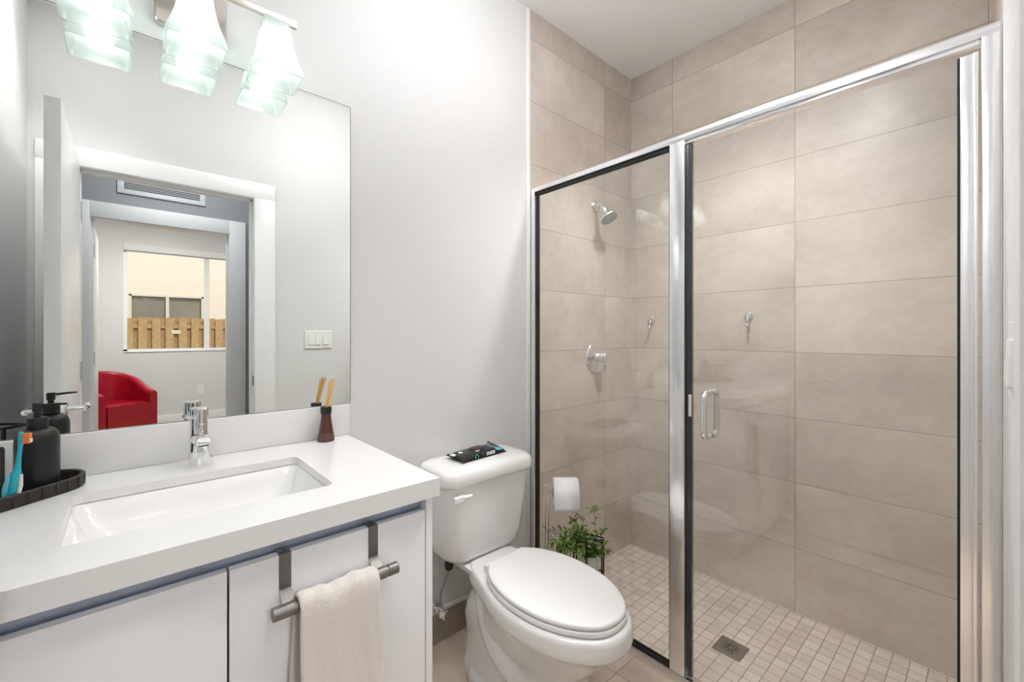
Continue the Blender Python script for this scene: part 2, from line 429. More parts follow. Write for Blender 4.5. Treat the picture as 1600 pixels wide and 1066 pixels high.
# front wall with the doorway the camera looks in from
DL, DR, DH = -0.184, 0.566, 2.045
b = B()
box(b, XL, DL - .012, -0.14, -0.022, 0, CEIL)
box(b, DL - .012, DR + .012, -0.14, -0.022, DH + .012, CEIL)
prism(b, [(DR + .012, -0.030), (DR + .012, -0.14), (1.432, -0.14), (1.432, -0.0142)], 0, CEIL)
struct('wall_front', b, M['paint'], 'white wall around the bathroom doorway, seen in the mirror', 'wall', smooth=False)
b = B()     # jamb lining and casing of the bathroom doorway
for x0, x1 in ((DL - .012, DL), (DR, DR + .012)): box(b, x0, x1, -0.14, -0.020, 0, DH + .012)
box(b, DL, DR, -0.14, -0.020, DH, DH + .012)
for x0, x1 in ((DL - .140, DL - .004), (DR + .004, DR + .114)): box(b, x0, x1, -0.030, -0.0145, 0, DH + .098, .002)
box(b, DL - .140, DR + .114, -0.030, -0.0142, DH + .004, DH + .098, .002)
for x0, x1 in ((DL, DL + .011), (DR - .011, DR)): box(b, x0, x1, -0.10, -0.062, 0, DH)
box(b, DL, DR, -0.10, -0.062, DH - .011, DH)
tr2 = struct('trim_2', b, M['trim'], 'wide white casing around the bathroom doorway, in the mirror', 'trim')
b = B(); rplate(b, -0.052, -0.022, 0.915, 0.975, .004, DR - .0002, DR - .0022, 'yz'); obj('strike_plate', b, M['steel'], tr2)
# hall and bedroom walls
HY = -1.21
HL, HR, HH = -0.192, 0.613, 2.036
b = B()
box(b, -2.6, HL - .012, HY - .12, HY, 0, 2.70); box(b, HR + .012, 2.6, HY - .12, HY, 0, 2.70); box(b, HL - .012, HR + .012, HY - .12, HY, HH + .012, 2.70)
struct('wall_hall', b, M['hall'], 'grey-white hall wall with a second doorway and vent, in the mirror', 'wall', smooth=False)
b = B()
for x0, x1 in ((HL - .012, HL), (HR, HR + .012)): box(b, x0, x1, HY - .12, HY, 0, HH + .012)
box(b, HL, HR, HY - .12, HY, HH, HH + .012)
for x0, x1 in ((HL - .10, HL - .004), (HR + .004, HR + .118)): box(b, x0, x1, HY, HY + .016, 0, HH + .115, .002)
box(b, HL - .004, HR + .004, HY, HY + .016, HH + .004, HH + .115, .002)
for x0, x1 in ((HL, HL + .011), (HR - .011, HR)): box(b, x0, x1, HY - .075, HY - .04, 0, HH)
struct('trim_3', b, M['trim'], 'white casing around the second doorway beyond the hall', 'trim')
b = B(); box(b, 0.78, 0.90, HY, -0.14, 0, 2.70); struct('wall_hall_end', b, M['hall'], 'grey end wall of the hall beside the second doorway', 'wall', smooth=False)
b = B(); box(b, -2.6, -2.5, -4.45, -0.14, 0, 2.70); struct('wall_bedroom_left', b, M['paint'], 'white bedroom side wall', 'wall', smooth=False)
b = B(); box(b, 2.5, 2.6, -4.45, HY - .12, 0, 2.70); struct('wall_bedroom_right', b, M['paint'], 'white bedroom side wall on the far side', 'wall', smooth=False)
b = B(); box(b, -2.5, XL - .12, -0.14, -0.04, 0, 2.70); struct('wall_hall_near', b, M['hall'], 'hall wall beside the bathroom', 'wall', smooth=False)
WY = -4.45; WX0, WX1, WZ0, WZ1 = -0.043, 1.70, 0.985, 2.376
b = B()
box(b, -2.6, WX0, WY - .15, WY, 0, 2.70); box(b, WX1, 2.6, WY - .15, WY, 0, 2.70)
box(b, WX0, WX1, WY - .15, WY, 0, WZ0); box(b, WX0, WX1, WY - .15, WY, WZ1, 2.70)
struct('wall_bedroom_window', b, M['paint'], 'bedroom wall below and around the window, in the mirror', 'wall', smooth=False)
b = B(); box(b, -2.5, 2.5, WY, WY + .014, 0, 0.135, .003); struct('baseboard_bedroom', b, M['trim'], 'white baseboard under the bedroom window', 'baseboard')
# window of the bedroom: frame, sash stile, sill, panes
w = thing('window_1', 'white-framed bedroom window onto a fence, seen in the mirror', 'window'); w['kind'] = 'structure'
b = B()
box(b, WX0, WX0 + .035, WY - .11, WY - .05, WZ0, WZ1); box(b, WX1 - .035, WX1, WY - .11, WY - .05, WZ0, WZ1)
box(b, WX0, WX1, WY - .11, WY - .05, WZ0, WZ0 + .04); box(b, WX0, WX1, WY - .11, WY - .05, WZ1 - .04, WZ1)
box(b, 0.807, 0.866, WY - .105, WY - .045, WZ0 + .03, WZ1 - .03)
obj('window_frame', b, M['trim'], w)
b = B(); box(b, WX0 + .001, WX1 - .001, WY - .049, WY + .012, WZ0 + .0005, WZ0 + .016, .003); obj('window_sill', b, M['trim'], w)
for x0, x1 in ((WX0 + .03, 0.815), (0.858, WX1 - .03)):
    b = B(); box(b, x0, x1, WY - .082, WY - .076, WZ0 + .035, WZ1 - .035); obj('window_pane', b, M['wglass'], w)
# tile skirting under the painted wall
b = B(); box(b, XL, 1.4155, D - .010, D + .002, 0, 0.118); struct('baseboard_back', b, M['tile_base'], 'stone-tile skirting along the wall behind the toilet', 'baseboard', smooth=False)
b = B(); box(b, XL, 1.4155, D - .011, D + .002, 0.118, 0.134, .003); struct('trim_4', b, M['trim'], 'thin white bead on top of the stone-tile skirting', 'trim')

# open bathroom door (hinged on the left jamb, standing into the room), seen in the mirror
d1 = thing('door_1', 'open white bathroom door standing edge-on, left in the mirror', 'door'); d1['kind'] = 'structure'
b = B(); box(b, -0.214, -0.172, 0.03, 0.805, 0.012, 2.042, .0015); obj('door_panel', b, M['trim'], d1)
for s, xf in ((1, -0.172), (-1, -0.214)):
    b = B()
    lathe(b, [(.026, 0), (.026, .006), (.022, .009)], (xf, 0.725, 0.958), (s, 0, 0), 28)
    cyl(b, (xf + s * .006, 0.725, 0.958), (xf + s * .055, 0.725, 0.958), .009)
    tube(b, [(xf + s * .05, .733, .958), (xf + s * .056, .715, .958), (xf + s * .057, .66, .958), (xf + s * .054, .610, .958)], [.010, .011, .011, .009], 14)
    obj('door_lever', b, M['chrome'], d1)
for z in (0.25, 1.05, 1.82):
    b = B(); cyl(b, (-0.172, 0.022, z - .045), (-0.172, 0.022, z + .045), .006); obj('hinge', b, M['satin'], d1)
d2 = thing('door_2', 'white bedroom door swung open beyond the hall, in the mirror', 'door'); d2['kind'] = 'structure'
b = B(); box(b, -0.226, -0.188, HY - .14 - .75, HY - .14, 0.012, 2.03, .0015); obj('door_panel', b, M['trim'], d2)
for z in (0.25, 1.05, 1.82):
    b = B(); cyl(b, (-0.184, HY - .132, z - .045), (-0.184, HY - .132, z + .045), .006); obj('hinge', b, M['satin'], d2)

# ================================================================== VANITY
CT = 0.887                     # counter top level
CF = 0.881                     # counter front edge
van = thing('vanity_cabinet', 'white gloss vanity cabinet under the quartz counter', 'cabinet')
b = B()
box(b, 0.5275, 0.545, 0.897, D - .012, 0.10, CT - .0445, .0008)             # right side panel
box(b, XL + .001, XL + .018, 0.905, D - .012, 0.10, CT - .0445)
box(b, XL + .018, 0.5275, 0.925, D - .012, 0.10, 0.118)
box(b, XL + .018, 0.5275, 1.455, D - .012, 0.118, CT - .045)
obj('carcass', b, M['cab'], van)
b = B(); box(b, XL + .02, 0.535, 0.95, 0.97, 0.0, 0.10); obj('toe_kick', b, M['cab'], van)
b = B()                                                                        # J-shaped finger recess above the doors
box(b, XL + .019, 0.527, 0.9225, 0.9245, 0.780, 0.8435)
obj('finger_recess', b, M['channel'], van)
for x0, x1 in ((XL + .004, 0.1300), (0.1335, 0.5255)):
    b = B(); box(b, x0, x1, 0.897, 0.916, 0.105, 0.8130, .0012); obj('door', b, M['cab'], van)

ctop = thing('countertop', 'white quartz vanity countertop with a square-edged apron', 'countertop')
CR = 0.556; CL = XL + .001; CB = D + .0005
SX0, SX1, SY0, SY1 = -0.088, 0.352, 1.003, 1.302
b = B()
outer = [Vector((CL, CF, CT)), Vector((CR, CF, CT)), Vector((CR, CB - .001, CT)), Vector((CL, CB - .001, CT))]
inner = rrect((SX0 + SX1) / 2, (SY0 + SY1) / 2, (SX1 - SX0) / 2, (SY1 - SY0) / 2, .018, CT, 8)
def slab_with_hole(b, outer, inner, zt, zb):
    for z in (zt, zb):
        vo = [b.verts.new((p.x, p.y, z)) for p in outer]; vi = [b.verts.new((p.x, p.y, z)) for p in inner]
        eo = [b.edges.new((vo[i], vo[(i + 1) % len(vo)])) for i in range(len(vo))]
        ei = [b.edges.new((vi[i], vi[(i + 1) % len(vi)])) for i in range(len(vi))]
        bmesh.ops.triangle_fill(b, use_beauty=True, use_dissolve=False, edges=eo + ei)
        if z == zt: to, ti = vo, vi
    for t, u in ((to, vo), (ti, vi)):
        for i in range(len(t)):
            j = (i + 1) % len(t); b.faces.new((t[i], t[j], u[j], u[i]))
slab_with_hole(b, outer, inner, CT, CT - .020)
box(b, CL, CR, CF, CF + .020, CT - .0425, CT - .0198)
box(b, CR - .020, CR, CF + .020, CB - .001, CT - .0425, CT - .0198)
obj('slab', b, M['quartz'], ctop, angle=20)
b = B(); box(b, CL, CR + .006, D - .019, D + .0005, CT + .0005, CT + .104, .0012); obj('backsplash', b, M['quartz'], ctop)

sink = thing('sink_basin', 'white rectangular undermount basin set in the counter', 'sink')
b = B()
cx, cy = (SX0 + SX1) / 2, (SY0 + SY1) / 2; hx, hy = (SX1 - SX0) / 2, (SY1 - SY0) / 2
prof = [(0.012, -.0205, .026), (0.003, -.0207, .024), (-0.002, -.026, .026), (-0.012, -.050, .034), (-0.034, -.095, .045), (-0.055, -.122, .055), (-0.085, -.136, .06), (-0.13, -.142, .02)]
loft(b, [rrect(cx, cy, hx + e, hy + e, max(min(r, hy + e - .001), .005), CT + z, 8) for e, z, r in prof], cap0=False)
prof2 = [(0.012, -.0205, .026), (0.012, -.030, .026), (-0.002, -.055, .034), (-0.03, -.105, .045), (-0.08, -.148, .06), (-0.13, -.152, .02)]
loft(b, [rrect(cx, cy, hx + e, hy + e, max(min(r, hy + e - .001), .005), CT + z, 8) for e, z, r in prof2], cap0=False)
obj('bowl', b, M['ceramic'], sink, angle=60)
b = B(); lathe(b, [(.030, 0), (.030, .002), (.024, .004), (.006, .0055)], (cx, cy, CT - .1418), (0, 0, 1), 28); obj('drain_plug', b, M['chrome'], sink)

# faucet
fa = thing('faucet', 'chrome single-lever faucet behind the sink', 'faucet', (0.1400, 1.398, CT + .0003))
b = B()
lathe(b, [(.0232, 0), (.0235, .002), (.0224, .035), (.0213, .070), (.0208, .1075), (.0200, .1085)], (0, 0, 0), (0, 0, 1), 40)
obj('body', b, M['chrome'], fa)
b = B(); lathe(b, [(.0195, .1086), (.0208, .1092), (.0208, .142), (.0204, .146), (.0178, .1485), (.010, .1495)], (0, 0, 0), (0, 0, 1), 40)
cap = obj('lever_cap', b, M['chrome'], fa)
b = B(); cyl(b, (-.010, -.020, .126), (-.040, -.096, .1445), .0048, .0042, 16); obj('lever_pin', b, M['chrome'], cap)
b = B()
sp = [((0, -.005, .066), .0190), ((0, -.035, .070), .0180), ((0, -.065, .0735), .0165), ((0, -.090, .0755), .0150), ((0, -.0915, .0755), .0140)]
tube(b, [p for p, r in sp], [r for p, r in sp], 32)
obj('spout', b, M['chrome'], fa)
b = B(); box(b, -.0105, .0105, -.0924, -.0915, .0635, .0660); obj('aerator_slot', b, M['slot'], fa)

# reed diffuser
rd = thing('reed_diffuser', 'brown glass reed diffuser bottle at the counter end', 'diffuser', (0.474, 1.4265, CT + .0003))
b = B(); lathe(b, [(.0238, 0), (.0252, .002), (.0247, .012), (.0226, .0270)], n=36); obj('base_band', b, M['brownmat'], rd)
b = B(); lathe(b, [(.0225, .0272), (.0197, .045), (.0170, .064), (.0147, .082), (.0140, .0865)], n=36); obj('bottle', b, M['amber'], rd)
b = B(); lathe(b, [(.0160, .0866), (.0165, .0875), (.0167, .1085), (.0157, .1095), (.0098, .1095), (.0096, .098), (.0, .098)], n=36, cap1=False); obj('collar', b, M['matte_black'], rd)
for i, (dx, dy, tx, ty, h) in enumerate(((0, 0, .020, .004, .100), (.003, .003, .026, .008, .098), (-.003, .002, .016, .000, .093), (.002, -.003, .022, -.006, .095), (-.002, -.003, .028, .002, .090))):
    b = B(); cyl(b, (0.474 + dx, 1.4265 + dy, CT + .0985), (0.474 + dx + tx, 1.4265 + dy + ty * .7, CT + .1085 + h * .88), .0019, n=10)
    tag(obj('reed_stick', b, M['reed']), 'thin tan reed standing in the brown diffuser bottle', 'reed', 'reeds in the diffuser')

# black tray with its things
TA = math.radians(40)
tr = thing('tray', 'black ribbed oval tray at the left end of the counter', 'tray', (-0.196, 1.338, CT + .0003), TA)
def stadium(a, r, z, n=14):
    out = []
    for i in range(n + 1):
        t = -PI / 2 + PI * i / n; out.append(Vector((a + r * math.cos(t), r * math.sin(t), z)))
    for i in range(n + 1):
        t = PI / 2 + PI * i / n; out.append(Vector((-a + r * math.cos(t), r * math.sin(t), z)))
    return out
b = B()
TL, TR = 0.075, 0.066
loft(b, [stadium(TL, TR - .004, 0), stadium(TL, TR - .002, .002), stadium(TL, TR, .026), stadium(TL, TR - .002, .028), stadium(TL, TR - .006, .028), stadium(TL, TR - .008, .026), stadium(TL, TR - .010, .006)], cap1=True)
nf0 = len(b.faces)
pts = stadium(TL, TR + .0004, 0, 40); per = [0]
for p, q in zip(pts, pts[1:] + pts[:1]): per.append(per[-1] + (q - p).length)
step = 0.024; s = 0.0; k = 0
while s < per[-1] - step * .5:
    while per[k + 1] < s: k += 1
    p, q = pts[k], pts[(k + 1) % len(pts)]; f = (s - per[k]) / max(per[k + 1] - per[k], 1e-9); c = p.lerp(q, f)
    tgt = (q - p).normalized(); nrm = Vector((tgt.y, -tgt.x, 0))
    Mx = Matrix((( tgt.x, nrm.x, 0, c.x), (tgt.y, nrm.y, 0, c.y), (0, 0, 1, 0), (0, 0, 0, 1)))
    box(b, -.0006, .0006, -.0012, .0004, .003, .0265, M=Mx); s += step
b.faces.ensure_lookup_table()
for f in list(b.faces)[nf0:]: f.material_index = 1
obj('dish', b, M['tray'], tr).data.materials.append(M['slot'])

sd = thing('soap_dispenser', 'matte black soap dispenser bottle standing on the ribbed tray', 'dispenser', (-0.145, 1.367, CT + .0067))
b = B(); lathe(b, [(.029, 0), (.0335, .003), (.0343, .008), (.0343, .108), (.0335, .117), (.0305, .126), (.0255, .132), (.0205, .1345), (.0180, .1350)], n=48); obj('bottle', b, M['matte_black'], sd)
b = B(); lathe(b, [(.0163, .1352), (.0168, .1360), (.0165, .156), (.0158, .1575), (.009, .1578)], n=36); obj('collar', b, M['matte_black'], sd)
b = B(); lathe(b, [(.0058, .158), (.0058, .170), (.0078, .1705), (.0084, .187), (.0078, .1885), (.003, .189)], n=28); ph = obj('pump_head', b, M['matte_black'], sd)
b = B(); tube(b, [(.008, -.002, .1835), (.030, -.010, .1845), (.045, -.016, .1842)], [.0032, .0028, .0022], 12); obj('nozzle', b, M['matte_black'], ph)

th = thing('toothbrush_holder', 'black-framed clear toothbrush holder on the tray near the wall', 'holder', (-0.238, 1.312, CT + .0067), TA)
b = B()
X2, Y2, Zt = .042, .028, .108
for z in (.003, Zt):
    for y in (-Y2, Y2): box(b, -X2, X2, y - .003, y + .003, z - .003, z + .003)
    for x in (-X2, X2): box(b, x - .003, x + .003, -Y2, Y2, z - .003, z + .003)
for x in (-X2, X2):
    for y in (-Y2, Y2): box(b, x - .003, x + .003, y - .003, y + .003, .003, Zt)
obj('frame', b, M['black_metal'], th)
b = B(); box(b, -X2 + .004, X2 - .004, -Y2 + .004, -Y2 + .006, .008, .09); box(b, -X2 + .004, X2 - .004, Y2 - .006, Y2 - .004, .008, .09); obj('clear_insert', b, M['clearish'], th)
b = B(); box(b, -X2 + .003, X2 - .003, -Y2 + .003, Y2 - .003, .001, .005); obj('base_plate', b, M['black_metal'], th)

tb = thing('toothbrush', 'teal toothbrush with orange bristles leaning on the black tray', 'toothbrush', (-0.1655, 1.292, CT + .0085), math.radians(-20))
b = B(); hp = [((-.010, 0, .0005), .006), ((-.008, 0, .010), .0085), ((-.003, 0, .035), .0092), ((0, 0, .058), .0080), ((.002, 0, .068), .0050), ((.004, 0, .090), .0036), ((.006, 0, .110), .0034), ((.0065, 0, .116), .0045), ((.0075, 0, .136), .0046), ((.0078, 0, .140), .0025)]
tube(b, smoothpath([p for p, r in hp], 3), [hp[min(i // 3, 9)][1] * (1 - (i % 3) / 3) + hp[min(i // 3 + 1, 9)][1] * (i % 3) / 3 for i in range(28)], 16); obj('handle', b, M['teal'], tb)
b = B(); tube(b, [(-.0155, -.003, .010), (-.0125, -.004, .03), (-.008, -.004, .055)], [.0045, .0062, .004], 12); obj('grip', b, M['teal_soft'], tb)
b = B(); tube(b, [(.0035, -.0015, .012), (.0075, -.002, .034), (.0085, -.002, .056)], [.0028, .0034, .0025], 10); obj('grip_ridge', b, M['white_bristle'], tb)
b = B(); box(b, .011, .0215, -.0045, .0045, .117, .137); br = obj('bristles', b, M['orange'], tb)
b = B(); box(b, .0115, .0225, -.0040, .0040, .1185, .126); obj('bristle_core', b, M['white_bristle'], br)

# mirror
MX1 = 0.570; MZ0, MZ1 = CT + .1055, 2.010
mi = thing('wall_mirror', 'large frameless wall mirror above the backsplash', 'mirror')
b = B(); box(b, XL + .002, MX1, D - .005, D + .001, MZ0, MZ1); obj('glass', b, M['mirror'], mi, smooth=False)
b = B()
box(b, MX1, MX1 + .0016, D - .0052, D + .001, MZ0, MZ1); box(b, XL + .002, MX1 + .0016, D - .0052, D + .001, MZ1, MZ1 + .0016)
obj('polished_edge', b, mat('mirror_edge', (0.16, 0.19, 0.18), 0.2, noise=0.05), mi)

# vanity light
vl = thing('vanity_light', 'brushed-nickel vanity light bar with frosted bell shades', 'light')
LX = 0.131; LY = 1.388; BZ = 2.150
b = B(); rplate(b, LX - .080, LX + .080, BZ - .097, BZ + .035, .010, D + .0015, D - .022, 'xz', bev=.004); obj('backplate', b, M['nickel'], vl)
b = B(); box(b, LX - .245, LX + .245, LY - .006, LY + .006, BZ - .010, BZ + .010, .0015); obj('bar', b, M['nickel'], vl)
b = B(); cyl(b, (LX, D - .020, BZ), (LX, LY + .005, BZ), .010); obj('arm', b, M['nickel'], vl)
def sq(h, z, r): return rrect(0, 0, h, h, r, z, 5)
for k, x in enumerate((LX - .187, LX, LX + .187)):
    b = B(); lathe(b, [(.017, BZ - .0105), (.017, BZ - .020), (.022, BZ - .024), (.022, BZ - .052)], (x, LY, 0), n=28); obj('socket', b, M['nickel'], vl)
    b = B()
    zt, zb = BZ - .022, 1.968
    pr = [(.034, 0.0), (.036, .12), (.039, .30), (.0445, .50), (.052, .68), (.060, .83), (.0645, .92), (.0638, 1.0)]
    outl = [sq(h, zt + (zb - zt) * t, .012) for h, t in pr]
    inl = [sq(h - .004, zt + (zb - zt) * t + (.004 if t == 0 else 0), .010) for h, t in pr]
    for Lp in outl + inl:
        for p in Lp: p.x += x; p.y += LY
    inl[0] = [Vector((p.x, p.y, zt - .004)) for p in inl[0]]
    loft(b, outl + inl[::-1], cap0=True, cap1=True)
    sh = obj('lamp_shade', b, M['frosted'], vl, angle=50)
    b = B(); lathe(b, [(.013, 0), (.014, .020), (.020, .038), (.0285, .060), (.0300, .074), (.0270, .090), (.018, .101), (.004, .105)], (x, LY, BZ - .055), (0, 0, -1), 28, cap0=True)
    obj('bulb', b, M['bulb'], sh)

# over-door towel rail and towel
tw = thing('towel_rail', 'grey metal over-door towel rail hooked on the right vanity door', 'rail')
DF = 0.8955
b = B(); cyl(b, (0.196, 0.858, 0.727), (0.430, 0.858, 0.727), .0105); obj('bar', b, M['steel'], tw)
for x in (0.192, 0.412):
    b = B(); lathe(b, [(.0112, 0), (.0120, .001), (.0120, .021), (.0112, .022)], (x, 0.858, 0.727), (1, 0, 0), 24); obj('end_cap', b, M['steel'], tw)
for x in (0.2225, 0.3965):
    b = B()
    path = [(0.9185, 0.775), (0.9185, 0.8148), (DF - .0005, 0.8148), (DF - .0005, 0.748), (0.8655, 0.728)]
    t = .0018; hw = .0105
    sec = []
    for i, (y, z) in enumerate(path):
        p0 = Vector(path[max(i - 1, 0)]); p1 = Vector(path[i]); p2 = Vector(path[min(i + 1, len(path) - 1)])
        d = ((p1 - p0).normalized() if i else Vector((0, 0))) + ((p2 - p1).normalized() if i < len(path) - 1 else Vector((0, 0)))
        d.normalize(); nn = Vector((-d.y, d.x))
        k = t / max(.5, abs(nn.dot(((p2 - p1) if i < len(path) - 1 else (p1 - p0)).normalized().orthogonal())))
        a = p1 - nn * 0.0; c = p1 - nn * k * -1
        sec.append([Vector((x - hw, a.x, a.y)), Vector((x + hw, a.x, a.y)), Vector((x + hw, c.x, c.y)), Vector((x - hw, c.x, c.y))])
    loft(b, sec)
    cyl(b, (x - hw, 0.858, 0.727), (x + hw, 0.858, 0.727), .0122)
    st = obj('hook_strap', b, M['steel'], tw)
    b = B(); lathe(b, [(.0026, 0), (.0026, .0008)], (x, 0.907, 0.8167), (0, 0, 1), 12); obj('screw_hole', b, M['slot'], st)

b = B()
TWX0, TWX1, R = 0.2345, 0.3845, .0155
prof = []
for i in range(15): prof.append((0.858 - R - .001 - .006 * (1 - i / 14), 0.40 + (0.727 - 0.40) * i / 14))
for i in range(1, 12):
    a = PI - PI * i / 12; prof.append((0.858 + R * math.cos(a), 0.727 + R * math.sin(a)))
for i in range(13): prof.append((0.858 + R - .0005 + .004 * math.sin(i / 12 * 3), 0.727 - (0.727 - 0.42) * i / 12))
rows = []
NX = 30
for i, (y, z) in enumerate(prof):
    row = []
    for j in range(NX + 1):
        u = j / NX; s = (0.40 + .33 - z) / .33
        s = max(0, min(1, (0.745 - z) / .3))
        front = i < 20
        wob = (.0022 * math.sin(u * 9 + z * 6) + .0016 * math.sin(u * 23 + z * 17)) * s * (1 if front else .4)
        xx = TWX0 + (TWX1 - TWX0) * u + (0.004 * math.sin(z * 14) if front else -.012) * s + (u - .5) * .010 * s
        zz = z + (.0025 * math.sin(u * 11) + .0015 * math.sin(u * 29) if 14 < i < 28 else 0)
        row.append(Vector((xx, y + (-abs(wob) if front else wob), zz)))
    rows.append(row)
loft(b, rows, closed=False)
to = obj('hand_towel', b, M['towel'], angle=80)
tag(to, 'cream terry hand towel draped over the grey rail on the vanity door', 'towel')
sm = to.modifiers.new('thickness', 'SOLIDIFY'); sm.thickness = .006; sm.offset = 1

# ================================================================== TOILET
TX = 1.031
toi = thing('toilet', 'white two-piece toilet with its lid closed beside the vanity', 'toilet', (TX, 0, 0))
def egg(hw, yf, yb, z, n=44, pb=2.6, mid=.56, hwb=None):
    """plan outline: pointed-round nose at yf (front), squarer back at yb"""
    out = []; yc = yf + (yb - yf) * mid
    for i in range(n):
        t = 2 * PI * i / n; c, s = math.cos(t), math.sin(t)
        if s < 0:  # front half
            x = hw * math.copysign(abs(c) ** 0.92, c); y = yc + (yc - yf) * s
        else:
            w_ = hw
            e = 2 / pb
            x = w_ * math.copysign(abs(c) ** e, c); y = yc + (yb - yc) * (abs(s) ** e)
            if hwb: x *= 1 - (1 - hwb / hw) * (abs(s) ** 1.35)
        out.append(Vector((x, y, z)))
    return out
LID = [(.706, 0), (.7075, .022), (.713, .045), (.725, .068), (.750, .096), (.800, .130), (.850, .150), (.900, .161), (.950, .1655), (1.000, .164), (1.050, .1565), (1.100, .142), (1.140, .1215), (1.166, .106), (1.172, .100), (1.174, .09)]
RIM = [(.683, 0), (.6848, .025), (.690, .048), (.703, .072), (.730, .103), (.780, .141), (.840, .167), (.900, .180), (.950, .1845), (1.000, .183), (1.050, .177), (1.100, .163), (1.150, .145), (1.200, .129), (1.245, .1165), (1.280, .112), (1.290, .09)]
PED = [(.838, 0), (.8395, .025), (.846, .050), (.862, .070), (.900, .082), (.960, .086), (1.020, .090), (1.060, .098), (1.100, .112), (1.150, .115), (1.200, .115), (1.250, .108), (1.300, .095), (1.330, .095), (1.335, .07)]
def outline(tab, z, off=0.0, y0=None, n=30):
    """closed plan outline from a half-width table; off grows it, y0 moves the nose"""
    ya, yb = tab[0][0], tab[-1][0]
    half = []
    for i in range(n + 1):
        t = i / n; t = t * t * (1.6 - .6 * t) if t < 1 else 1
        y = ya + (yb - ya) * t
        for (p, hp), (q, hq) in zip(tab, tab[1:]):
            if p <= y <= q + 1e-9:
                f = (y - p) / (q - p); h = hp + (hq - hp) * f; break
        half.append([h, y])
    sm = [half[0]] + [[(half[i - 1][0] + 2 * half[i][0] + half[i + 1][0]) / 4, half[i][1]] for i in range(1, n)] + [half[-1]]
    k = (sm[n // 2][0] + off) / sm[n // 2][0]
    pts = []
    for h, y in sm:
        yy = y if y0 is None else y + (y0 - ya) * max(0, 1 - (y - ya) / .30)
        if h > 0.02: hh = h + off
        else: hh = h * max(k, 0)
        pts.append((max(hh, 0), yy - off * max(0, 1 - (y - ya) / .04)))
    return [Vector((h, y, z)) for h, y in pts] + [Vector((-h, y, z)) for h, y in pts[:0:-1]]
def blend(A, B_, f): return [a.lerp(c, f) for a, c in zip(A, B_)]
b = B()
rim = lambda z, off: outline(RIM, z, off)
ped = lambda z, off, y0=None: outline(PED, z, off, y0)
low = [(0.0005, ped(.0005, .012)), (.03, ped(.03, .010)), (.05, ped(.05, .002)), (.10, ped(.10, .0)), (.15, ped(.15, .0)), (.20, ped(.20, .006, .825))]
secs = [l for z, l in low]
for z, f, off in ((.245, .30, -.03), (.275, .58, -.032), (.300, .80, -.026), (.318, .95, -.016)):
    A = ped(z, .008, .80); Bq = rim(z, off); secs.append(blend(A, Bq, f))
secs += [rim(.330, -.004), rim(.338, .001), rim(.350, .002), rim(.374, .0), rim(.384, -.003), rim(.389, -.009), rim(.3905, -.016)]
loft(b, secs)
# deck under the tank
loft(b, [rrect(0, 1.325, .100, .100, .012, .350, 5), rrect(0, 1.325, .112, .110, .012, .360, 5), rrect(0, 1.325, .116, .113, .012, .3815, 5), rrect(0, 1.325, .112, .109, .010, .3848, 5)])
# trapway swell and foot flange
for s in (-1, 1):
    pth = smoothpath([(s * .060, 1.22, .34), (s * .078, 1.19, .26), (s * .082, 1.13, .18), (s * .074, 1.05, .125), (s * .058, .985, .135), (s * .040, .94, .18)], 5)
    tube(b, pth, [.040 + .010 * math.sin(PI * i / (len(pth) - 1)) for i in range(len(pth))], 18)
loft(b, [rrect(0, 1.15, .140, .120, .06, .0005, 7), rrect(0, 1.15, .142, .122, .06, .006, 7), rrect(0, 1.15, .140, .120, .06, .030, 7), rrect(0, 1.15, .128, .108, .055, .0405, 7)])
obj('bowl', b, M['ceramic'], toi, angle=50)
for s in (-1, 1):
    b = B(); lathe(b, [(.0135, .0400), (.0135, .0430), (.0120, .054), (.0090, .062), (.0040, .0650)], (s * .112, 1.105, 0), n=24); obj('bolt_cap', b, M['seat'], toi)
lid = lambda z, off: outline(LID, z, off)
b = B(); loft(b, [lid(.3915, .000), lid(.3950, .005), lid(.4060, .005), lid(.4090, .002)]); obj('seat', b, M['seat'], toi, angle=50)
b = B(); loft(b, [lid(.4115, -.001), lid(.4140, .002), lid(.4200, .002), lid(.4240, .000), lid(.4262, -.005), lid(.4268, -.020), lid(.4278, -.034), lid(.4284, -.045), lid(.4288, -.075)]); obj('lid', b, M['seat'], toi, angle=60)
for s in (-1, 1):
    b = B(); box(b, s * .075 - .020, s * .075 + .020, 1.1755, 1.200, .386, .418, .006, 3); obj('lid_hinge', b, M['seat'], toi)
def tank_loop(hw, yf, yb, z, r, bow, n=8):
    L_ = rrect(0, (yf + yb) / 2, hw, (yb - yf) / 2, r, z, n)
    for p in L_:
        if p.y < (yf + yb) / 2: p.y -= bow * (1 - (p.x / hw) ** 2) * ((yf + yb) / 2 - p.y) / ((yb - yf) / 2)
    return L_
b = B()
loft(b, [tank_loop(.135, 1.310, 1.435, .386, .05, .012), tank_loop(.158, 1.294, 1.450, .392, .055, .014), tank_loop(.172, 1.285, 1.455, .410, .055, .016), tank_loop(.182, 1.280, 1.458, .45, .05, .017),
         tank_loop(.196, 1.272, 1.462, .56, .048, .018), tank_loop(.207, 1.266, 1.464, .66, .046, .018), tank_loop(.210, 1.264, 1.464, .684, .046, .018)])
obj('tank', b, M['ceramic'], toi, angle=50)
b = B()
loft(b, [tank_loop(.214, 1.258, 1.467, .685, .05, .019), tank_loop(.219, 1.251, 1.469, .690, .052, .020), tank_loop(.221, 1.249, 1.470, .700, .053, .020), tank_loop(.221, 1.249, 1.470, .714, .053, .020), tank_loop(.219, 1.251, 1.469, .726, .052, .020),
         tank_loop(.213, 1.258, 1.466, .737, .05, .019), tank_loop(.203, 1.270, 1.460, .744, .046, .017), tank_loop(.185, 1.288, 1.448, .7475, .04, .014), tank_loop(.12, 1.33, 1.41, .749, .02, .006)])
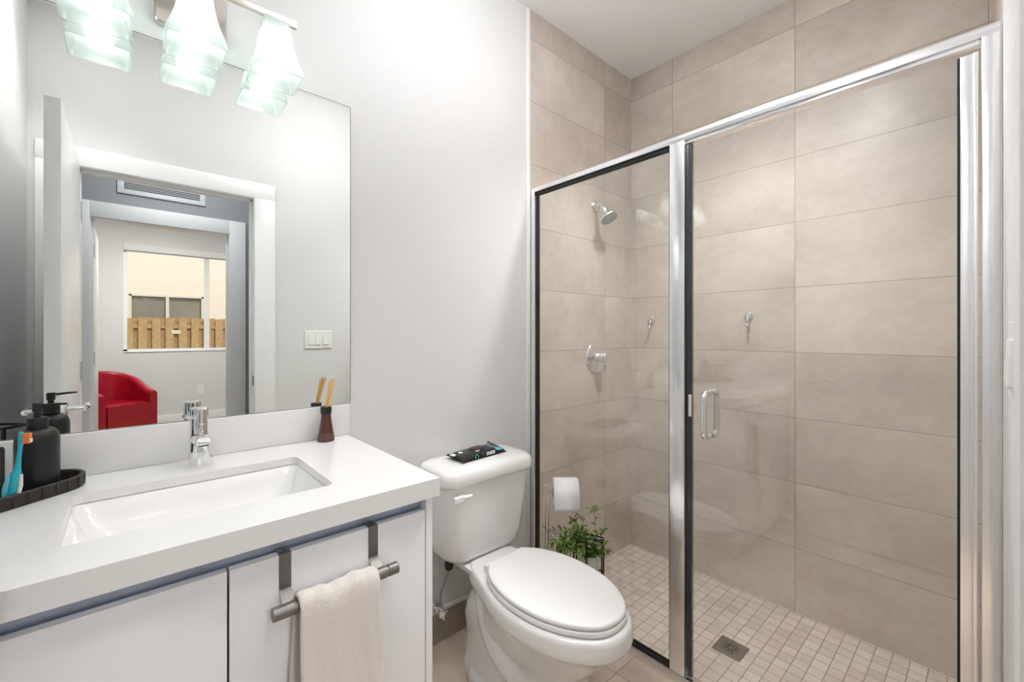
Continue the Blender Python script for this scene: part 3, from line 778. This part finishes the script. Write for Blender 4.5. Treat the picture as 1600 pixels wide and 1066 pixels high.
obj('tank_lid', b, M['ceramic'], toi, angle=60)
b = B()
lathe(b, [(.013, 0), (.014, .003), (.012, .012)], (-.150, 1.263, .652), (0, -1, 0), 20)
tube(b, [(-.150, 1.246, .652), (-.135, 1.238, .653), (-.118, 1.236, .6545)], [.0080, .0075, .0060], 14)
loft(b, [rrect_plan(-.186, -.150, .638, .660, .005, 1.252, 'xz'), rrect_plan(-.188, -.146, .636, .661, .006, 1.247, 'xz'), rrect_plan(-.188, -.146, .636, .661, .006, 1.240, 'xz'), rrect_plan(-.184, -.150, .640, .658, .005, 1.236, 'xz')])
obj('flush_lever', b, M['seat'], toi)

# water supply
ws = thing('water_supply_valve', 'chrome angle stop valve with braided hose under the tank', 'valve')
b = B(); lathe(b, [(.024, 0), (.024, .003), (.012, .008)], (0.905, D - .0112, .150), (0, -1, 0), 24); cyl(b, (0.905, D - .018, .150), (0.905, 1.425, .150), .008); lathe(b, [(.010, -.018), (.012, -.012), (.012, .012), (.009, .022)], (0.905, 1.425, .150), n=20); obj('valve_body', b, M['chrome'], ws)
b = B(); u, v = frame_of((0, -1, 0)); lathe(b, [(.004, 0), (.010, .006), (.017, .009), (.018, .015), (.013, .019)], (0.905, 1.414, .150), (.25, -1, 0), 10); obj('handle', b, M['chrome'], ws)
b = B(); tube(b, smoothpath([(0.905, 1.425, .172), (0.902, 1.423, .22), (0.915, 1.405, .29), (0.908, 1.372, .345), (0.902, 1.366, .3735)], 6), .0050, 10); obj('braided_hose', b, M['braid'], ws)
b = B(); lathe(b, [(.012, .343), (.0155, .349), (.0165, .368), (.014, .379)], (0.902, 1.366, .0), n=14); obj('coupling_nut', b, M['gasket'], ws)

# wet wipes packet on the tank lid
wp = thing('wipes_packet', 'black packet of wet wipes lying on the toilet tank lid', 'packet', (1.030, 1.364, .7495), math.radians(4))
PX, PY = .100, .050
b = B()
NXp, NYp = 34, 16
def pk(u, v, top):
    e = 1 - abs(u) ** 6; f = 1 - abs(v) ** 4.0
    endw = max(0.0, (abs(u) - .80) / .20)
    h = .022 * max(0, e) ** .6 * max(0, f) ** .4
    crumple = .0011 * math.sin(u * 17 + v * 5) * math.sin(v * 11 + u * 4)
    lift = .010 * endw ** 1.3 if u < 0 else .013 * endw ** 1.2 * (1 + .9 * v)
    y = v * (PY + .007 * endw); x = u * (PX + .012)
    return Vector((x, y, .0016 + lift + ((h + crumple * f) if top else 0.0)))
for top in (True, False):
    g_ = [[b.verts.new(pk(-1 + 2 * i / NXp, -1 + 2 * j / NYp, top) + Vector((0, 0, .0008 if top else 0))) for j in range(NYp + 1)] for i in range(NXp + 1)]
    for i in range(NXp):
        for j in range(NYp): b.faces.new((g_[i][j], g_[i + 1][j], g_[i + 1][j + 1], g_[i][j + 1]))
    if top: gt = g_
gb = g_
for i in range(NXp):
    b.faces.new((gt[i][0], gt[i + 1][0], gb[i + 1][0], gb[i][0])); b.faces.new((gt[i][NYp], gt[i + 1][NYp], gb[i + 1][NYp], gb[i][NYp]))
for j in range(NYp):
    b.faces.new((gt[0][j], gt[0][j + 1], gb[0][j + 1], gb[0][j])); b.faces.new((gt[NXp][j], gt[NXp][j + 1], gb[NXp][j + 1], gb[NXp][j]))
obj('film_pack', b, M['wipes'], wp, angle=60)
b = B()
def oval(a, c, z): return [Vector((.012 + a * math.cos(2 * PI * i / 32), .006 + c * math.sin(2 * PI * i / 32), z)) for i in range(32)]
loft(b, [oval(.042, .026, .0225), oval(.044, .028, .0232), oval(.044, .028, .0255), oval(.041, .025, .0270), oval(.02, .012, .0274)]); obj('flip_lid', b, M['matte_black'], wp)
b = B(); loft(b, [[Vector((-.018 + .011 * math.cos(t), -.026 + .0035 * math.sin(t), z)) for t in [2 * PI * i / 14 for i in range(14)]] for z in (.0245, .0262)]); obj('lid_tab', b, M['print_white'], wp)
def on_top(u0, u1, v0, v1, dz=.0012, n=8, rnd=False):
    b = B(); ga = []
    for i in range(n + 1):
        row = []
        for j in range(n + 1):
            if rnd:
                r = j / n; a = 2 * PI * i / n
                u = (u0 + u1) / 2 + (u1 - u0) / 2 * r * math.cos(a); v = (v0 + v1) / 2 + (v1 - v0) / 2 * r * math.sin(a)
            else: u = u0 + (u1 - u0) * i / n; v = v0 + (v1 - v0) * j / n
            row.append(pk(u, v, True) + Vector((0, 0, dz)))
        ga.append(row)
    loft(b, ga, closed=False); return b
obj('printed_dot', on_top(-.74, -.60, -.05, .35, rnd=True, n=14), M['print_white'], wp)
obj('printed_patch', on_top(-.99, -.90, .0, .55), M['print_white'], wp)
obj('printed_patch', on_top(.66, .86, .45, .85), M['print_blue'], wp)
obj('printed_patch', on_top(.60, .72, -.45, .10), M['print_grey'], wp)
obj('printed_patch', on_top(.58, .86, -.93, -.58), M['print_blue'], wp)
Mf = Matrix.Translation((.030, -.0492, .0125)) @ Matrix.Rotation(math.radians(72), 4, 'X')
obj('printed_lettering', text_mesh('DUDE', .0165, Mf, .0008, italic=.3, bold=.0006), M['print_white'], wp)
b = B(); tube(b, arc((-.040, -.0494, .0118), .0075, math.radians(-50), math.radians(230), 20, (1, 0, 0), (0, .25, .97)), .0012, 8); obj('printed_mark', b, M['print_green'], wp)

# ================================================================== PAPER STAND, ROLL, PLANT
RV = Vector((.7458, -.6662, 0))           # arm direction of the stand
SP = Vector((1.285, 1.215, 0))
ZA = 0.594
ts = thing('toilet_paper_stand', 'silver wire toilet paper stand between the tank and shower glass', 'stand', SP)
b = B()
tube(b, smoothpath([(0, 0, .004), (0, 0, .2), (0, 0, .52), (0, 0, .578), RV * .004 + Vector((0, 0, .588)), RV * .018 + Vector((0, 0, ZA)), RV * .07 + Vector((0, 0, ZA)), RV * .128 + Vector((0, 0, ZA)), RV * .142 + Vector((0, 0, ZA + .006)), RV * .148 + Vector((0, 0, ZA + .022))], 5), .0030, 10)
obj('roll_arm', b, M['wire'], ts)
b = B(); tube(b, smoothpath([RV * -.008 + Vector((0, .006, .004)), RV * -.008 + Vector((0, .006, .56)), RV * -.010 + Vector((0, .006, .600)), RV * .002 + Vector((0, .006, .606)), RV * .010 + Vector((0, 0, .595))], 5), .0024, 10); obj('back_wire', b, M['wire'], ts)
RC = RV * .055 + Vector((0, -.018, 0))
for z in (.004, .392, .420):
    b = B(); tube(b, [RC + Vector((.062 * math.cos(2 * PI * i / 40), .062 * math.sin(2 * PI * i / 40), z)) for i in range(40)], .0026, 8, closed=True); obj('ring', b, M['wire'], ts)
for a in (.3, 1.6, 2.9, 4.2, 5.5):
    b = B(); p = RC + Vector((.062 * math.cos(a), .062 * math.sin(a), 0)); tube(b, [p + Vector((0, 0, .004)), p + Vector((0, 0, .420))], .0022, 8); obj('upright', b, M['wire'], ts)

rp = thing('toilet_paper_roll', 'white toilet paper roll on the silver wire arm', 'paper roll', SP + RV * .070 + Vector((0, 0, ZA)))
u_, v_ = Vector((.6662, .7458, 0)), Vector((0, 0, 1))
zc = -.0165
def rl(r, s): return [RV * s + Vector((0, 0, zc)) + u_ * (r * math.cos(2 * PI * i / 48)) + v_ * (r * math.sin(2 * PI * i / 48)) for i in range(48)]
W2 = .0500; RO = .061
b = B(); loft(b, [rl(.0212, -W2), rl(RO - .003, -W2), rl(RO, -W2 + .003), rl(RO, W2 - .003), rl(RO - .003, W2), rl(.0212, W2), rl(.0212, -W2)], cap0=False, cap1=False); obj('paper', b, M['paper'], rp)
b = B(); loft(b, [rl(.0210, -W2 - .0005), rl(.0210, W2 + .0005), rl(.0195, W2 + .0005), rl(.0195, -W2 - .0005), rl(.0210, -W2 - .0005)], cap0=False, cap1=False); obj('core', b, M['card'], rp)
b = B()
sheet = [(RO + .0006, math.radians(d)) for d in range(95, 200, 7)]
pts = [(r * math.cos(a), r * math.sin(a)) for r, a in sheet]
lx, lz = pts[-1]
pts += [(lx - .0005, lz - .012), (lx + .001, lz - .026), (lx + .003, lz - .040)]
loft(b, [[RV * s + Vector((0, 0, zc)) + u_ * px + v_ * pz for s in (-W2 + .0005, W2 - .0005)] for px, pz in pts], closed=False)
o = obj('hanging_sheet', b, M['paper'], rp, angle=60); sm = o.modifiers.new('thickness', 'SOLIDIFY'); sm.thickness = .0008; sm.offset = 1

ps = thing('plant_stand', 'black hexagonal wire plant stand behind the toilet seat', 'stand', (1.352, 1.060, 0))
HEX = [Vector((.062 * math.cos(PI / 6 + PI / 3 * i), .062 * math.sin(PI / 6 + PI / 3 * i), 0)) for i in range(6)]
TOPZ = [.412, .430, .448, .452, .440, .420]
for dz, nm in ((0, 'hexagon_rail'), (-.020, 'hexagon_rail'), (-.150, 'hexagon_rail')):
    b = B(); P = [HEX[i] + Vector((0, 0, (TOPZ[i] + dz) if dz > -.1 else .285)) for i in range(6)]
    for i in range(6): tube(b, [P[i], P[(i + 1) % 6]], .0030, 8)
    obj(nm, b, M['black_metal'], ps)
for i in range(6):
    b = B(); tube(b, [HEX[i] + Vector((0, 0, .001)), HEX[i] + Vector((0, 0, TOPZ[i]))], .0030, 8); obj('leg', b, M['black_metal'], ps)
b = B(); tube(b, [HEX[0] + Vector((0, 0, .285)), HEX[3] + Vector((0, 0, .285))], .003, 8); tube(b, [HEX[1] + Vector((0, 0, .285)), HEX[4] + Vector((0, 0, .285))], .003, 8); obj('shelf_wire', b, M['black_metal'], ps)

pp = thing('potted_plant', 'small leafy green plant in a pale pot on the black wire stand', 'plant', (1.352, 1.060, .2885))
b = B(); lathe(b, [(.034, 0), (.036, .002), (.046, .075), (.049, .076), (.049, .084), (.044, .084), (.042, .070), (0, .070)], n=32, cap1=False); obj('pot', b, M['pot'], pp)
b = B(); lathe(b, [(.041, .0702), (.041, .073), (.02, .077), (.001, .078)], n=20); obj('soil', b, M['soil'], pp)
bs, bl = B(), B()
def leaf(bm, p, d, nrm, ln, wd):
    d = d.normalized(); s = d.cross(nrm).normalized(); n = s.cross(d).normalized()
    rows_ = []
    for k in range(6):
        t = k / 5; w_ = wd * math.sin(PI * min(1, t * .92 + .05)) ** .8 * (1 - .25 * t); c = p + d * (ln * t) - n * (ln * .22 * t * t)
        rows_.append([c - s * w_ + n * w_ * .3, c, c + s * w_ + n * w_ * .3])
    loft(bm, rows_, closed=False)
rnd = random.Random(3)
for k in range(46):
    a = rnd.uniform(0, 2 * PI); left = k % 3
    base = Vector((rnd.uniform(-.03, .03), rnd.uniform(-.03, .03), .074))
    if left == 0: reach = Vector((-.078 + rnd.uniform(-.045, .03), .074 + rnd.uniform(-.03, .05), rnd.uniform(.025, .080)))
    elif left == 1: reach = Vector((-.045 + rnd.uniform(-.05, .04), .035 + rnd.uniform(-.03, .05), rnd.uniform(.04, .095)))
    else: reach = Vector((.055 * math.cos(a), .055 * math.sin(a), rnd.uniform(.0, .075)))
    if k in (4, 7, 10): reach = Vector((-.01 + .008 * (k - 7), .035, .145 + .006 * (k - 7)))
    if k == 12: reach = Vector((-.12, .115, .055))
    pth = smoothpath([base, base + Vector((reach.x * .35, reach.y * .35, reach.z * .75 + .01)), base + reach], 5)
    tube(bs, pth, .0011, 6)
    for q in range(2, len(pth)):
        for s in (0, 1):
            if rnd.random() < .22: continue
            t_ = (pth[q] - pth[q - 1]).normalized(); ang = rnd.uniform(0, 2 * PI)
            u, v = frame_of(t_); dd = u * math.cos(ang) + v * math.sin(ang) + t_ * .5 + Vector((0, 0, -.15))
            leaf(bl, pth[q], dd, Vector((rnd.uniform(-.4, .4), rnd.uniform(-.4, .4), 1)), rnd.uniform(.017, .032), rnd.uniform(.0045, .0085))
obj('stems', bs, M['stem'], pp)
o = obj('foliage', bl, M['leaf'], pp, angle=80)

# ================================================================== SHOWER ENCLOSURE
HZ0, HZ1 = 1.903, 1.931
Y0s, Y1s = -0.0105, D - .0015
en = thing('shower_enclosure', 'chrome-framed glass shower enclosure with a hinged door', 'shower')
b = B()       # rounded header rail
sec = [(GX - .017, HZ0), (GX - .018, HZ0 + .010), (GX - .016, HZ0 + .019), (GX - .010, HZ0 + .026), (GX, HZ0 + .0285), (GX + .010, HZ0 + .026), (GX + .016, HZ0 + .019), (GX + .018, HZ0 + .010), (GX + .017, HZ0)]
loft(b, [[Vector((x, y, z)) for x, z in sec] for y in (Y0s, Y1s)]); obj('header_rail', b, M['alu_h'], en)
PY0, PY1 = 0.714, 0.769
b = B(); box(b, GX - .009, GX + .012, 0.0185, PY0, HZ0 - .012, HZ0 - .0003, .001); obj('header_lip', b, M['alu_h'], en)
TRK = 0.036
b = B()
loft(b, [[Vector((x, y, z)) for x, z in ((GX - .022, .0006), (GX - .022, .030), (GX - .018, TRK), (GX + .018, TRK - .004), (GX + .018, SF + .0005), (GX - .016, SF + .0005 if False else .0006))] for y in (Y0s, Y1s)]); obj('bottom_track', b, M['alu_h'], en)
b = B(); box(b, GX - .018, GX + .018, PY0, PY1, TRK + .0003, HZ0 - .0003, .0012); obj('center_post', b, M['alu_v'], en)
b = B(); box(b, GX - .018, GX + .018, D - .030, Y1s, TRK + .0003, HZ0 - .0003, .0012); obj('wall_jamb', b, M['alu_v'], en)
b = B(); box(b, GX - .018, GX + .018, Y0s, 0.0175, TRK + .0003, HZ0 - .0003, .0012); obj('wall_jamb', b, M['alu_v'], en)
FY0, FY1 = PY1 + .0005, D - .0305
b = B(); box(b, GX - .004, GX + .004, FY0 + .005, FY1 - .005, TRK + .006, HZ0 - .006); obj('fixed_pane', b, M['glass'], en, smooth=False)
b = B()
for x0, x1 in ((GX - .010, GX - .0045), (GX + .0045, GX + .010)):
    box(b, x0, x1, FY0, FY0 + .005, TRK + .004, HZ0 - .001); box(b, x0, x1, FY1 - .007, FY1, TRK + .004, HZ0 - .001)
    box(b, x0, x1, FY0, FY1, TRK + .001, TRK + .010); box(b, x0, x1, FY0, FY1, HZ0 - .014, HZ0 - .001)
obj('black_gasket', b, M['gasket'], en)
b = B(); box(b, GX - .006, GX + .010, PY0 - .0195, PY0 - .0008, TRK + .004, HZ0 - .014, .001); obj('magnet_strip', b, M['strip'], en)
b = B(); rplate(b, PY0 - .0205, PY0 - .0105, 0.945, 1.020, .001, GX - .0062, GX - .009, 'yz'); obj('strike_plate', b, M['alu_v'], en)
dr = obj('door_glass', box(B(), GX - .004, GX + .004, 0.050, PY0 - .020, .048, 1.876), M['glass'], en, smooth=False)
b = B(); box(b, GX - .013, GX + .013, 0.0225, 0.0515, .046, 1.874, .0015); box(b, GX - .016, GX - .013, 0.0225, 0.030, .046, 1.874, .0008); obj('hinge_stile', b, M['alu_v'], dr)
b = B(); box(b, GX - .0052, GX - .0042, 0.0518, 0.0565, .048, 1.876); box(b, GX + .0042, GX + .0052, 0.0518, 0.0565, .048, 1.876); obj('stile_gasket', b, M['gasket'], dr)
b = B()
HYc, Za, Zb = 0.632, 0.877, 1.045
for s in (-1, 1):
    xo = GX + s * .0045; xe = GX + s * .050
    tube(b, smoothpath([(xo, HYc, Zb - .012), (GX + s * .030, HYc, Zb - .010), (GX + s * .046, HYc, Zb - .020), (xe, HYc, Zb - .045), (xe, HYc, (Za + Zb) / 2), (xe, HYc, Za + .045), (GX + s * .046, HYc, Za + .020), (GX + s * .030, HYc, Za + .010), (xo, HYc, Za + .012)], 7), .0098, 18)
obj('pull_handle', b, M['chrome'], dr)

# shower head
sh = thing('shower_fixture', 'chrome shower head on a short arm high on the tiled wall', 'shower head')
fx, fz = 1.939, 1.940
b = B(); lathe(b, [(.030, 0), (.030, .004), (.024, .012), (.013, .018)], (fx, D - .0012, fz), (0, -1, 0), 32); obj('flange', b, M['chrome'], sh)
b = B(); tube(b, smoothpath([(fx, D - .012, fz), (fx, D - .030, fz + .001), (fx, D - .046, fz - .006), (fx, D - .058, fz - .022)], 6), .0100, 16); obj('arm', b, M['chrome'], sh)
hd = Vector((0.02, -.52, -.85)).normalized(); hb = Vector((fx, D - .058, fz - .022))
b = B(); lathe(b, [(.012, -.006), (.0185, .000), (.0195, .012), (.0195, .030), (.016, .036)], hb, hd, 24); obj('swivel_ball', b, M['chrome'], sh)
b = B(); lathe(b, [(.018, .034), (.024, .044), (.040, .056), (.050, .066), (.0515, .072), (.050, .077)], hb, hd, 40, cap1=True); obj('spray_head', b, M['chrome'], sh)
b = B(); lathe(b, [(.0465, .0771), (.0465, .0785), (.044, .0795)], hb, hd, 36); fp = obj('spray_face', b, mat('spray_face_grey', (0.42, 0.43, 0.43), 0.35, noise=0.05), sh)
b = B(); u, v = frame_of(hd)
for rr, nn in ((.012, 6), (.024, 12), (.036, 18)):
    for i in range(nn):
        c = hb + hd * .0796 + u * (rr * math.cos(2 * PI * i / nn)) + v * (rr * math.sin(2 * PI * i / nn)); lathe(b, [(.0016, 0), (.0012, .0015)], c, hd, 8)
o = obj('nozzles', b, M['slot'], fp); o['kind'] = 'stuff'

sv = thing('shower_valve', 'round chrome shower valve with a lever on the tiled wall', 'valve')
vx, vz = 1.950, 1.098
b = B(); lathe(b, [(.086, 0), (.087, .003), (.084, .007), (.060, .009), (.03, .0095)], (vx, D - .0012, vz), (0, -1, 0), 48); obj('escutcheon', b, M['chrome'], sv)
b = B(); lathe(b, [(.0275, .0095), (.0275, .072), (.0255, .075), (.010, .0755)], (vx, D - .0012, vz), (0, -1, 0), 36); obj('hub', b, M['chrome'], sv)
b = B(); tube(b, [(vx, D - .066, vz - .020), (vx, D - .067, vz - .050), (vx, D - .066, vz - .086)], [.0060, .0055, .0048], 14); obj('lever', b, M['chrome'], sv)

def robe_hook(y, z, lab):
    h = thing('robe_hook', lab, 'hook', (XF - .0008, y, z))
    b = B(); lathe(b, [(.021, 0), (.022, .002), (.019, .008), (.008, .011)], (0, 0, .008), (-1, 0, 0), 28); obj('rosette', b, M['satin'], h)
    b = B(); tube(b, smoothpath([(-.008, 0, .004), (-.018, 0, -.010), (-.016, 0, -.030), (-.024, 0, -.040), (-.034, 0, -.034)], 5), [.0055] * 20 + [.004], 12); obj('hook_arm', b, M['satin'], h)
robe_hook(0.809, 1.309, 'chrome robe hook on the far tile behind the shower door')
robe_hook(1.340, 1.303, 'chrome robe hook on the far tile behind the fixed glass pane')

fd = thing('floor_drain', 'square steel drain grate in the shower mosaic', 'drain', (1.838, 0.716, SF + .0003))
b = B(); rplate(b, -.054, .054, -.054, .054, .003, 0, .0035, 'xy', bev=.001); obj('grate', b, M['drain'], fd)
b = B()
for k in range(9):
    a = 2 * PI * k / 9; r = .024 + .006 * (k % 2)
    tube(b, arc((r * math.cos(a) * .9, r * math.sin(a) * .9, .0036), .0085, a, a + PI * 1.3, 8), .0016, 6)
tube(b, arc((0, 0, .0036), .010, 0, PI * 1.6, 12), .0016, 6)
obj('cut_pattern', b, M['slot'], fd)

# ================================================================== ON THE WALLS
sw = thing('light_switch', 'white three-gang rocker switch plate, reflected in the mirror', 'switch', (0.938, -0.0225, 1.191), math.radians(1.0))
b = B(); rplate(b, -.084, .084, -.058, .058, .005, -.001, .006, 'xz', bev=.002); obj('plate', b, M['plate'], sw)
for x in (-.046, 0, .046):
    b = B(); loft(b, [rrect_plan(x - .0165, x + .0165, -.033, .033, .002, .0055, 'xz'), [p + Vector((0, .0015 + (.003 if p.z < 0 else 0), 0)) for p in rrect_plan(x - .0155, x + .0155, -.032, .032, .002, .0065, 'xz')]]); obj('rocker', b, M['plate'], sw)

def outlet(loc, rot, lab):
    t = thing('wall_outlet', lab, 'outlet', loc, rot)
    b = B(); rplate(b, -.036, .036, -.058, .058, .005, -.0005, .005, 'xz', bev=.002); obj('plate', b, M['plate'], t)
    for z in (-.0195, .0195):
        b = B(); rplate(b, -.016, .016, z - .0135, z + .0135, .006, .0045, .0064, 'xz'); r = obj('receptacle', b, M['plate'], t)
        b = B()
        for x in (-.006, .006): box(b, x - .001, x + .001, .0060, .0066, z - .002, z + .006)
        box(b, -.002, .002, .0060, .0066, z - .009, z - .005)
        obj('slots', b, M['slot'], r)
outlet((XL + .0008, 1.20, 1.215), -PI / 2, 'white outlet on the side wall above the tray, reflected in the shower glass')
outlet((0.756, WY + .0008, .445), 0, 'white outlet low on the bedroom wall under the window')

vg = thing('vent_grille', 'white louvred air vent above the second doorway', 'vent', (0.200, HY + .0008, 2.300))
b = B()
for x0, x1, z0, z1 in ((-.258, .258, -.064, -.034), (-.258, .258, .040, .064), (-.258, -.222, -.034, .040), (.222, .258, -.034, .040)): box(b, x0, x1, 0, .010, z0, z1, .002)
obj('frame', b, M['vent'], vg)
b = B(); box(b, -.224, .224, .0, .0015, -.036, .042); obj('duct_shade_sheet', b, M['void'], vg)  # dark sheet stands for the shade behind the louvres
for k in range(6):
    z = -.030 + k * .0125
    b = B(); box(b, -.222, .222, -.0008, .0008, -.0026, .0026, M=Matrix.Translation((0, .0065, z)) @ Matrix.Rotation(math.radians(25), 4, 'X')); obj('louvre', b, M['vent'], vg)

rb = thing('roller_blind', 'white roller blind cassette at the top of the bedroom window', 'blind', (0, 0, 0))
b = B(); box(b, WX0 + .001, WX1 - .001, WY - .045, WY + .020, 2.300, WZ1 + .006, .004); obj('cassette', b, M['blind'], rb)
b = B(); box(b, WX0 + .004, WX1 - .004, WY - .030, WY - .018, 2.287, 2.2995, .002); obj('hem_bar', b, M['blind'], rb)

# red armchair in the bedroom
ac = thing('armchair', 'red leather barrel armchair in the bedroom, seen in the mirror', 'armchair', (-0.140, -3.74, 0), math.radians(-30))
def ushape(n=40):
    out = []     # arm front (left) -> round the back -> arm front (right); chair faces +y
    W_, Dp = .250, .25
    for i in range(n + 1):
        t = i / n
        if t < .25: out.append((Vector((-W_, .30 - 1.2 * t, 0)), t))
        elif t > .75: out.append((Vector((W_, .30 - 1.2 * (1 - t), 0)), t))
        else:
            a = PI + PI * (t - .25) / .5; out.append((Vector((W_ * math.cos(a), Dp * math.sin(a), 0)), t))
    return out
b = B(); loops = []
U = ushape()
for i, (p, t) in enumerate(U):
    q0 = U[max(i - 1, 0)][0]; q1 = U[min(i + 1, len(U) - 1)][0]; tg = (q1 - q0).normalized(); nr = Vector((tg.y, -tg.x, 0))
    h = .570 + .225 * (math.sin(PI * t) ** 1.6); th_ = .043
    prof = [(-th_, .11), (-th_, h - .05), (-th_ * .92, h - .022), (-th_ * .6, h - .006), (0, h), (th_ * .6, h - .006), (th_ * .92, h - .022), (th_, h - .05), (th_, .11)]
    if i in (0, len(U) - 1): prof = [(x * .86, z if z < .2 else z - .01) for x, z in prof]
    loops.append([p + nr * x + Vector((0, 0, z)) for x, z in prof])
f0 = [q + Vector((0, .018, 0)) for q in loops[0]]; 
loft(b, loops)
obj('barrel_back', b, M['red'], ac, angle=60)
b = B()
def seatloop(s, z):
    pts_ = [Vector((-.206 * s, .31 * (1 if s > .9 else .97), z)), Vector((-.206 * s, .12, z))] + [Vector((.206 * s * math.cos(PI + PI * i / 16), .203 * s * math.sin(PI + PI * i / 16), z)) for i in range(17)] + [Vector((.206 * s, .12, z)), Vector((.206 * s, .31 * (1 if s > .9 else .97), z))]
    return pts_
loft(b, [seatloop(.97, .285), seatloop(1, .30), seatloop(1, .40), seatloop(.985, .425), seatloop(.95, .438), seatloop(.85, .443)])
obj('seat_cushion', b, M['red'], ac, angle=60)
b = B(); loft(b, [seatloop(.99, .10), seatloop(.99, .284)]); obj('front_skirt', b, M['redcloth'], ac)
for x, y in ((-.22, .24), (.22, .24), (-.2, -.2), (.2, -.2)):
    b = B(); cyl(b, (x, y, .001), (x, y, .112), .018, .024); obj('leg', b, M['matte_black'], ac)

# unseen ceiling fixtures, added to brighten the hall and the bedroom
for nm, x, y, zl, r, m_, lab in (('added_ceiling_light', 0.25, -0.68, 2.70, .20, 'lamp', 'added unseen flush ceiling light brightening the hall'), ('added_ceiling_light', 0.2, -2.9, 2.70, .26, 'bed_fill', 'added unseen flush ceiling light brightening the bedroom')):
    t = thing(nm, lab, 'light', (x, y, zl - .0005))
    b = B(); lathe(b, [(r + .02, 0), (r + .02, .025), (r + .004, .030)], (0, 0, 0), (0, 0, -1), 40); obj('rim', b, M['satin'], t)
    b = B(); lathe(b, [(r, .0302), (r * .9, .05), (r * .5, .068), (.004, .074)], (0, 0, 0), (0, 0, -1), 40); obj('diffuser', b, M[m_], t)

for lx, ly, pw, lab in ((1.68, 0.74, SHOWER_FILL_BEAM, 'added unseen recessed ceiling light brightening the shower'), (-0.19, 0.46, DOOR_FILL_BEAM, 'added unseen recessed ceiling light brightening the gap behind the door'), (1.02, 0.66, ROOM_FILL_BEAM, 'added unseen recessed ceiling light brightening the room by the toilet')):
    t = thing('added_recessed_light', lab, 'light', (lx, ly, CEIL - .0005))  # added out of view to brighten shower, door gap and toilet
    b = B(); lathe(b, [(.098, 0), (.098, .004), (.078, .006), (.078, .002)], (0, 0, 0), (0, 0, -1), 40, cap1=False); obj('rim', b, M['trim'], t)
    b = B(); lathe(b, [(.077, .0015), (.077, .004), (.004, .0045)], (0, 0, 0), (0, 0, -1), 40); obj('lens', b, M['recess_fill'], t)
    spd = bpy.data.lights.new('fill_beam', 'SPOT'); spd.energy = pw; spd.spot_size = math.radians(104); spd.spot_blend = 0.8; spd.shadow_soft_size = .10; spd.color = (1.0, 0.985, 0.965)
    spo = bpy.data.objects.new('fill_beam', spd); C.objects.link(spo); spo.parent = t; spo.location = (0, 0, -.012)

t = thing('added_ceiling_light', 'added unseen globe light brightening the bathroom and its ceiling', 'light', (0.90, 0.72, CEIL - .0005))  # unseen globe, added to lift the ceiling and upper walls
b = B(); lathe(b, [(.075, 0), (.075, .015), (.06, .022), (.018, .026), (.018, .14)], (0, 0, 0), (0, 0, -1), 32); obj('canopy', b, M['satin'], t)
b = B(); lathe(b, [(.03, .130), (.09, .140), (.135, .170), (.15, .210), (.135, .250), (.09, .280), (.004, .292)], (0, 0, 0), (0, 0, -1), 40); obj('globe', b, M['room_fill'], t)

# ================================================================== OUTSIDE THE BEDROOM WINDOW
b = B(); box(b, -9, 11, -14, -4.6, -0.45, -0.25); struct('ground', b, M['ground'], 'bare yard outside the bedroom window', 'ground', smooth=False)
FYo = -9.0
fe = thing('fence', 'tan wooden board-on-board fence outside the bedroom window', 'fence', (0, FYo, 0))
for z in (0.15, 0.85, 1.38):
    b = B(); box(b, -3.2, 5.2, -.045, -.005, z - .04, z + .04); obj('rail', b, M['fence'], fe)
rnd = random.Random(5)
x = -3.2; k = 0
while x < 5.1:
    wv = .14 + rnd.uniform(-.004, .004); tp = 1.56 + rnd.uniform(-.015, .015)
    front = k % 2 == 0
    y0, y1 = (-.004, .016) if front else (-.068, -.047)
    b = B(); lp = [Vector((x, 0, -.245)), Vector((x + wv, 0, -.245)), Vector((x + wv, 0, tp - .03)), Vector((x + wv - .03, 0, tp)), Vector((x + .03, 0, tp)), Vector((x, 0, tp - .03))]
    loft(b, [[p + Vector((0, y0, 0)) for p in lp], [p + Vector((0, y1, 0)) for p in lp]]); obj('picket', b, M['fence'], fe, smooth=False)
    x += .112; k += 1
pq = B(); rplate(pq, .70, .87, 1.22, 1.30, .03, .0175, .030, 'xz', bev=.004)
o = obj('fence_plaque', pq, M['plaque']); o.location = (0.0, FYo, 0); tag(o, 'small rounded beige plaque fixed on the wooden fence', 'plaque')

ho = thing('neighbour_house', 'peach stucco house beyond the wooden fence', 'house', (0, -12.0, 0))
b = B()
hx0, hx1, hz0, hz1 = 0.02, 1.60, 0.75, 2.26
box(b, -8, hx0, -.3, 0, -.25, 6.5); box(b, hx1, 10, -.3, 0, -.25, 6.5); box(b, hx0, hx1, -.3, 0, -.25, hz0); box(b, hx0, hx1, -.3, 0, hz1, 6.5)
obj('wall', b, M['stucco'], ho, smooth=False)
b = B()
box(b, hx0, hx0 + .05, -.12, .01, hz0, hz1); box(b, hx1 - .05, hx1, -.12, .01, hz0, hz1); box(b, hx0, hx1, -.12, .01, hz1 - .045, hz1); box(b, hx0, hx1, -.12, .01, hz0, hz0 + .05); box(b, .765, .835, -.12, .005, hz0, hz1)
wf = obj('window_frame', b, M['housewin'], ho)
for x0, x1 in ((hx0 + .05, .765), (.835, hx1 - .05)):
    b = B(); box(b, x0, x1, -.10, -.08, hz0 + .05, hz1 - .045); obj('pane', b, M['houseglass'], wf, smooth=False)
b = B(); box(b, -8, 10, -6, .45, 6.5, 6.7); obj('roof', b, M['housewin'], ho, smooth=False)
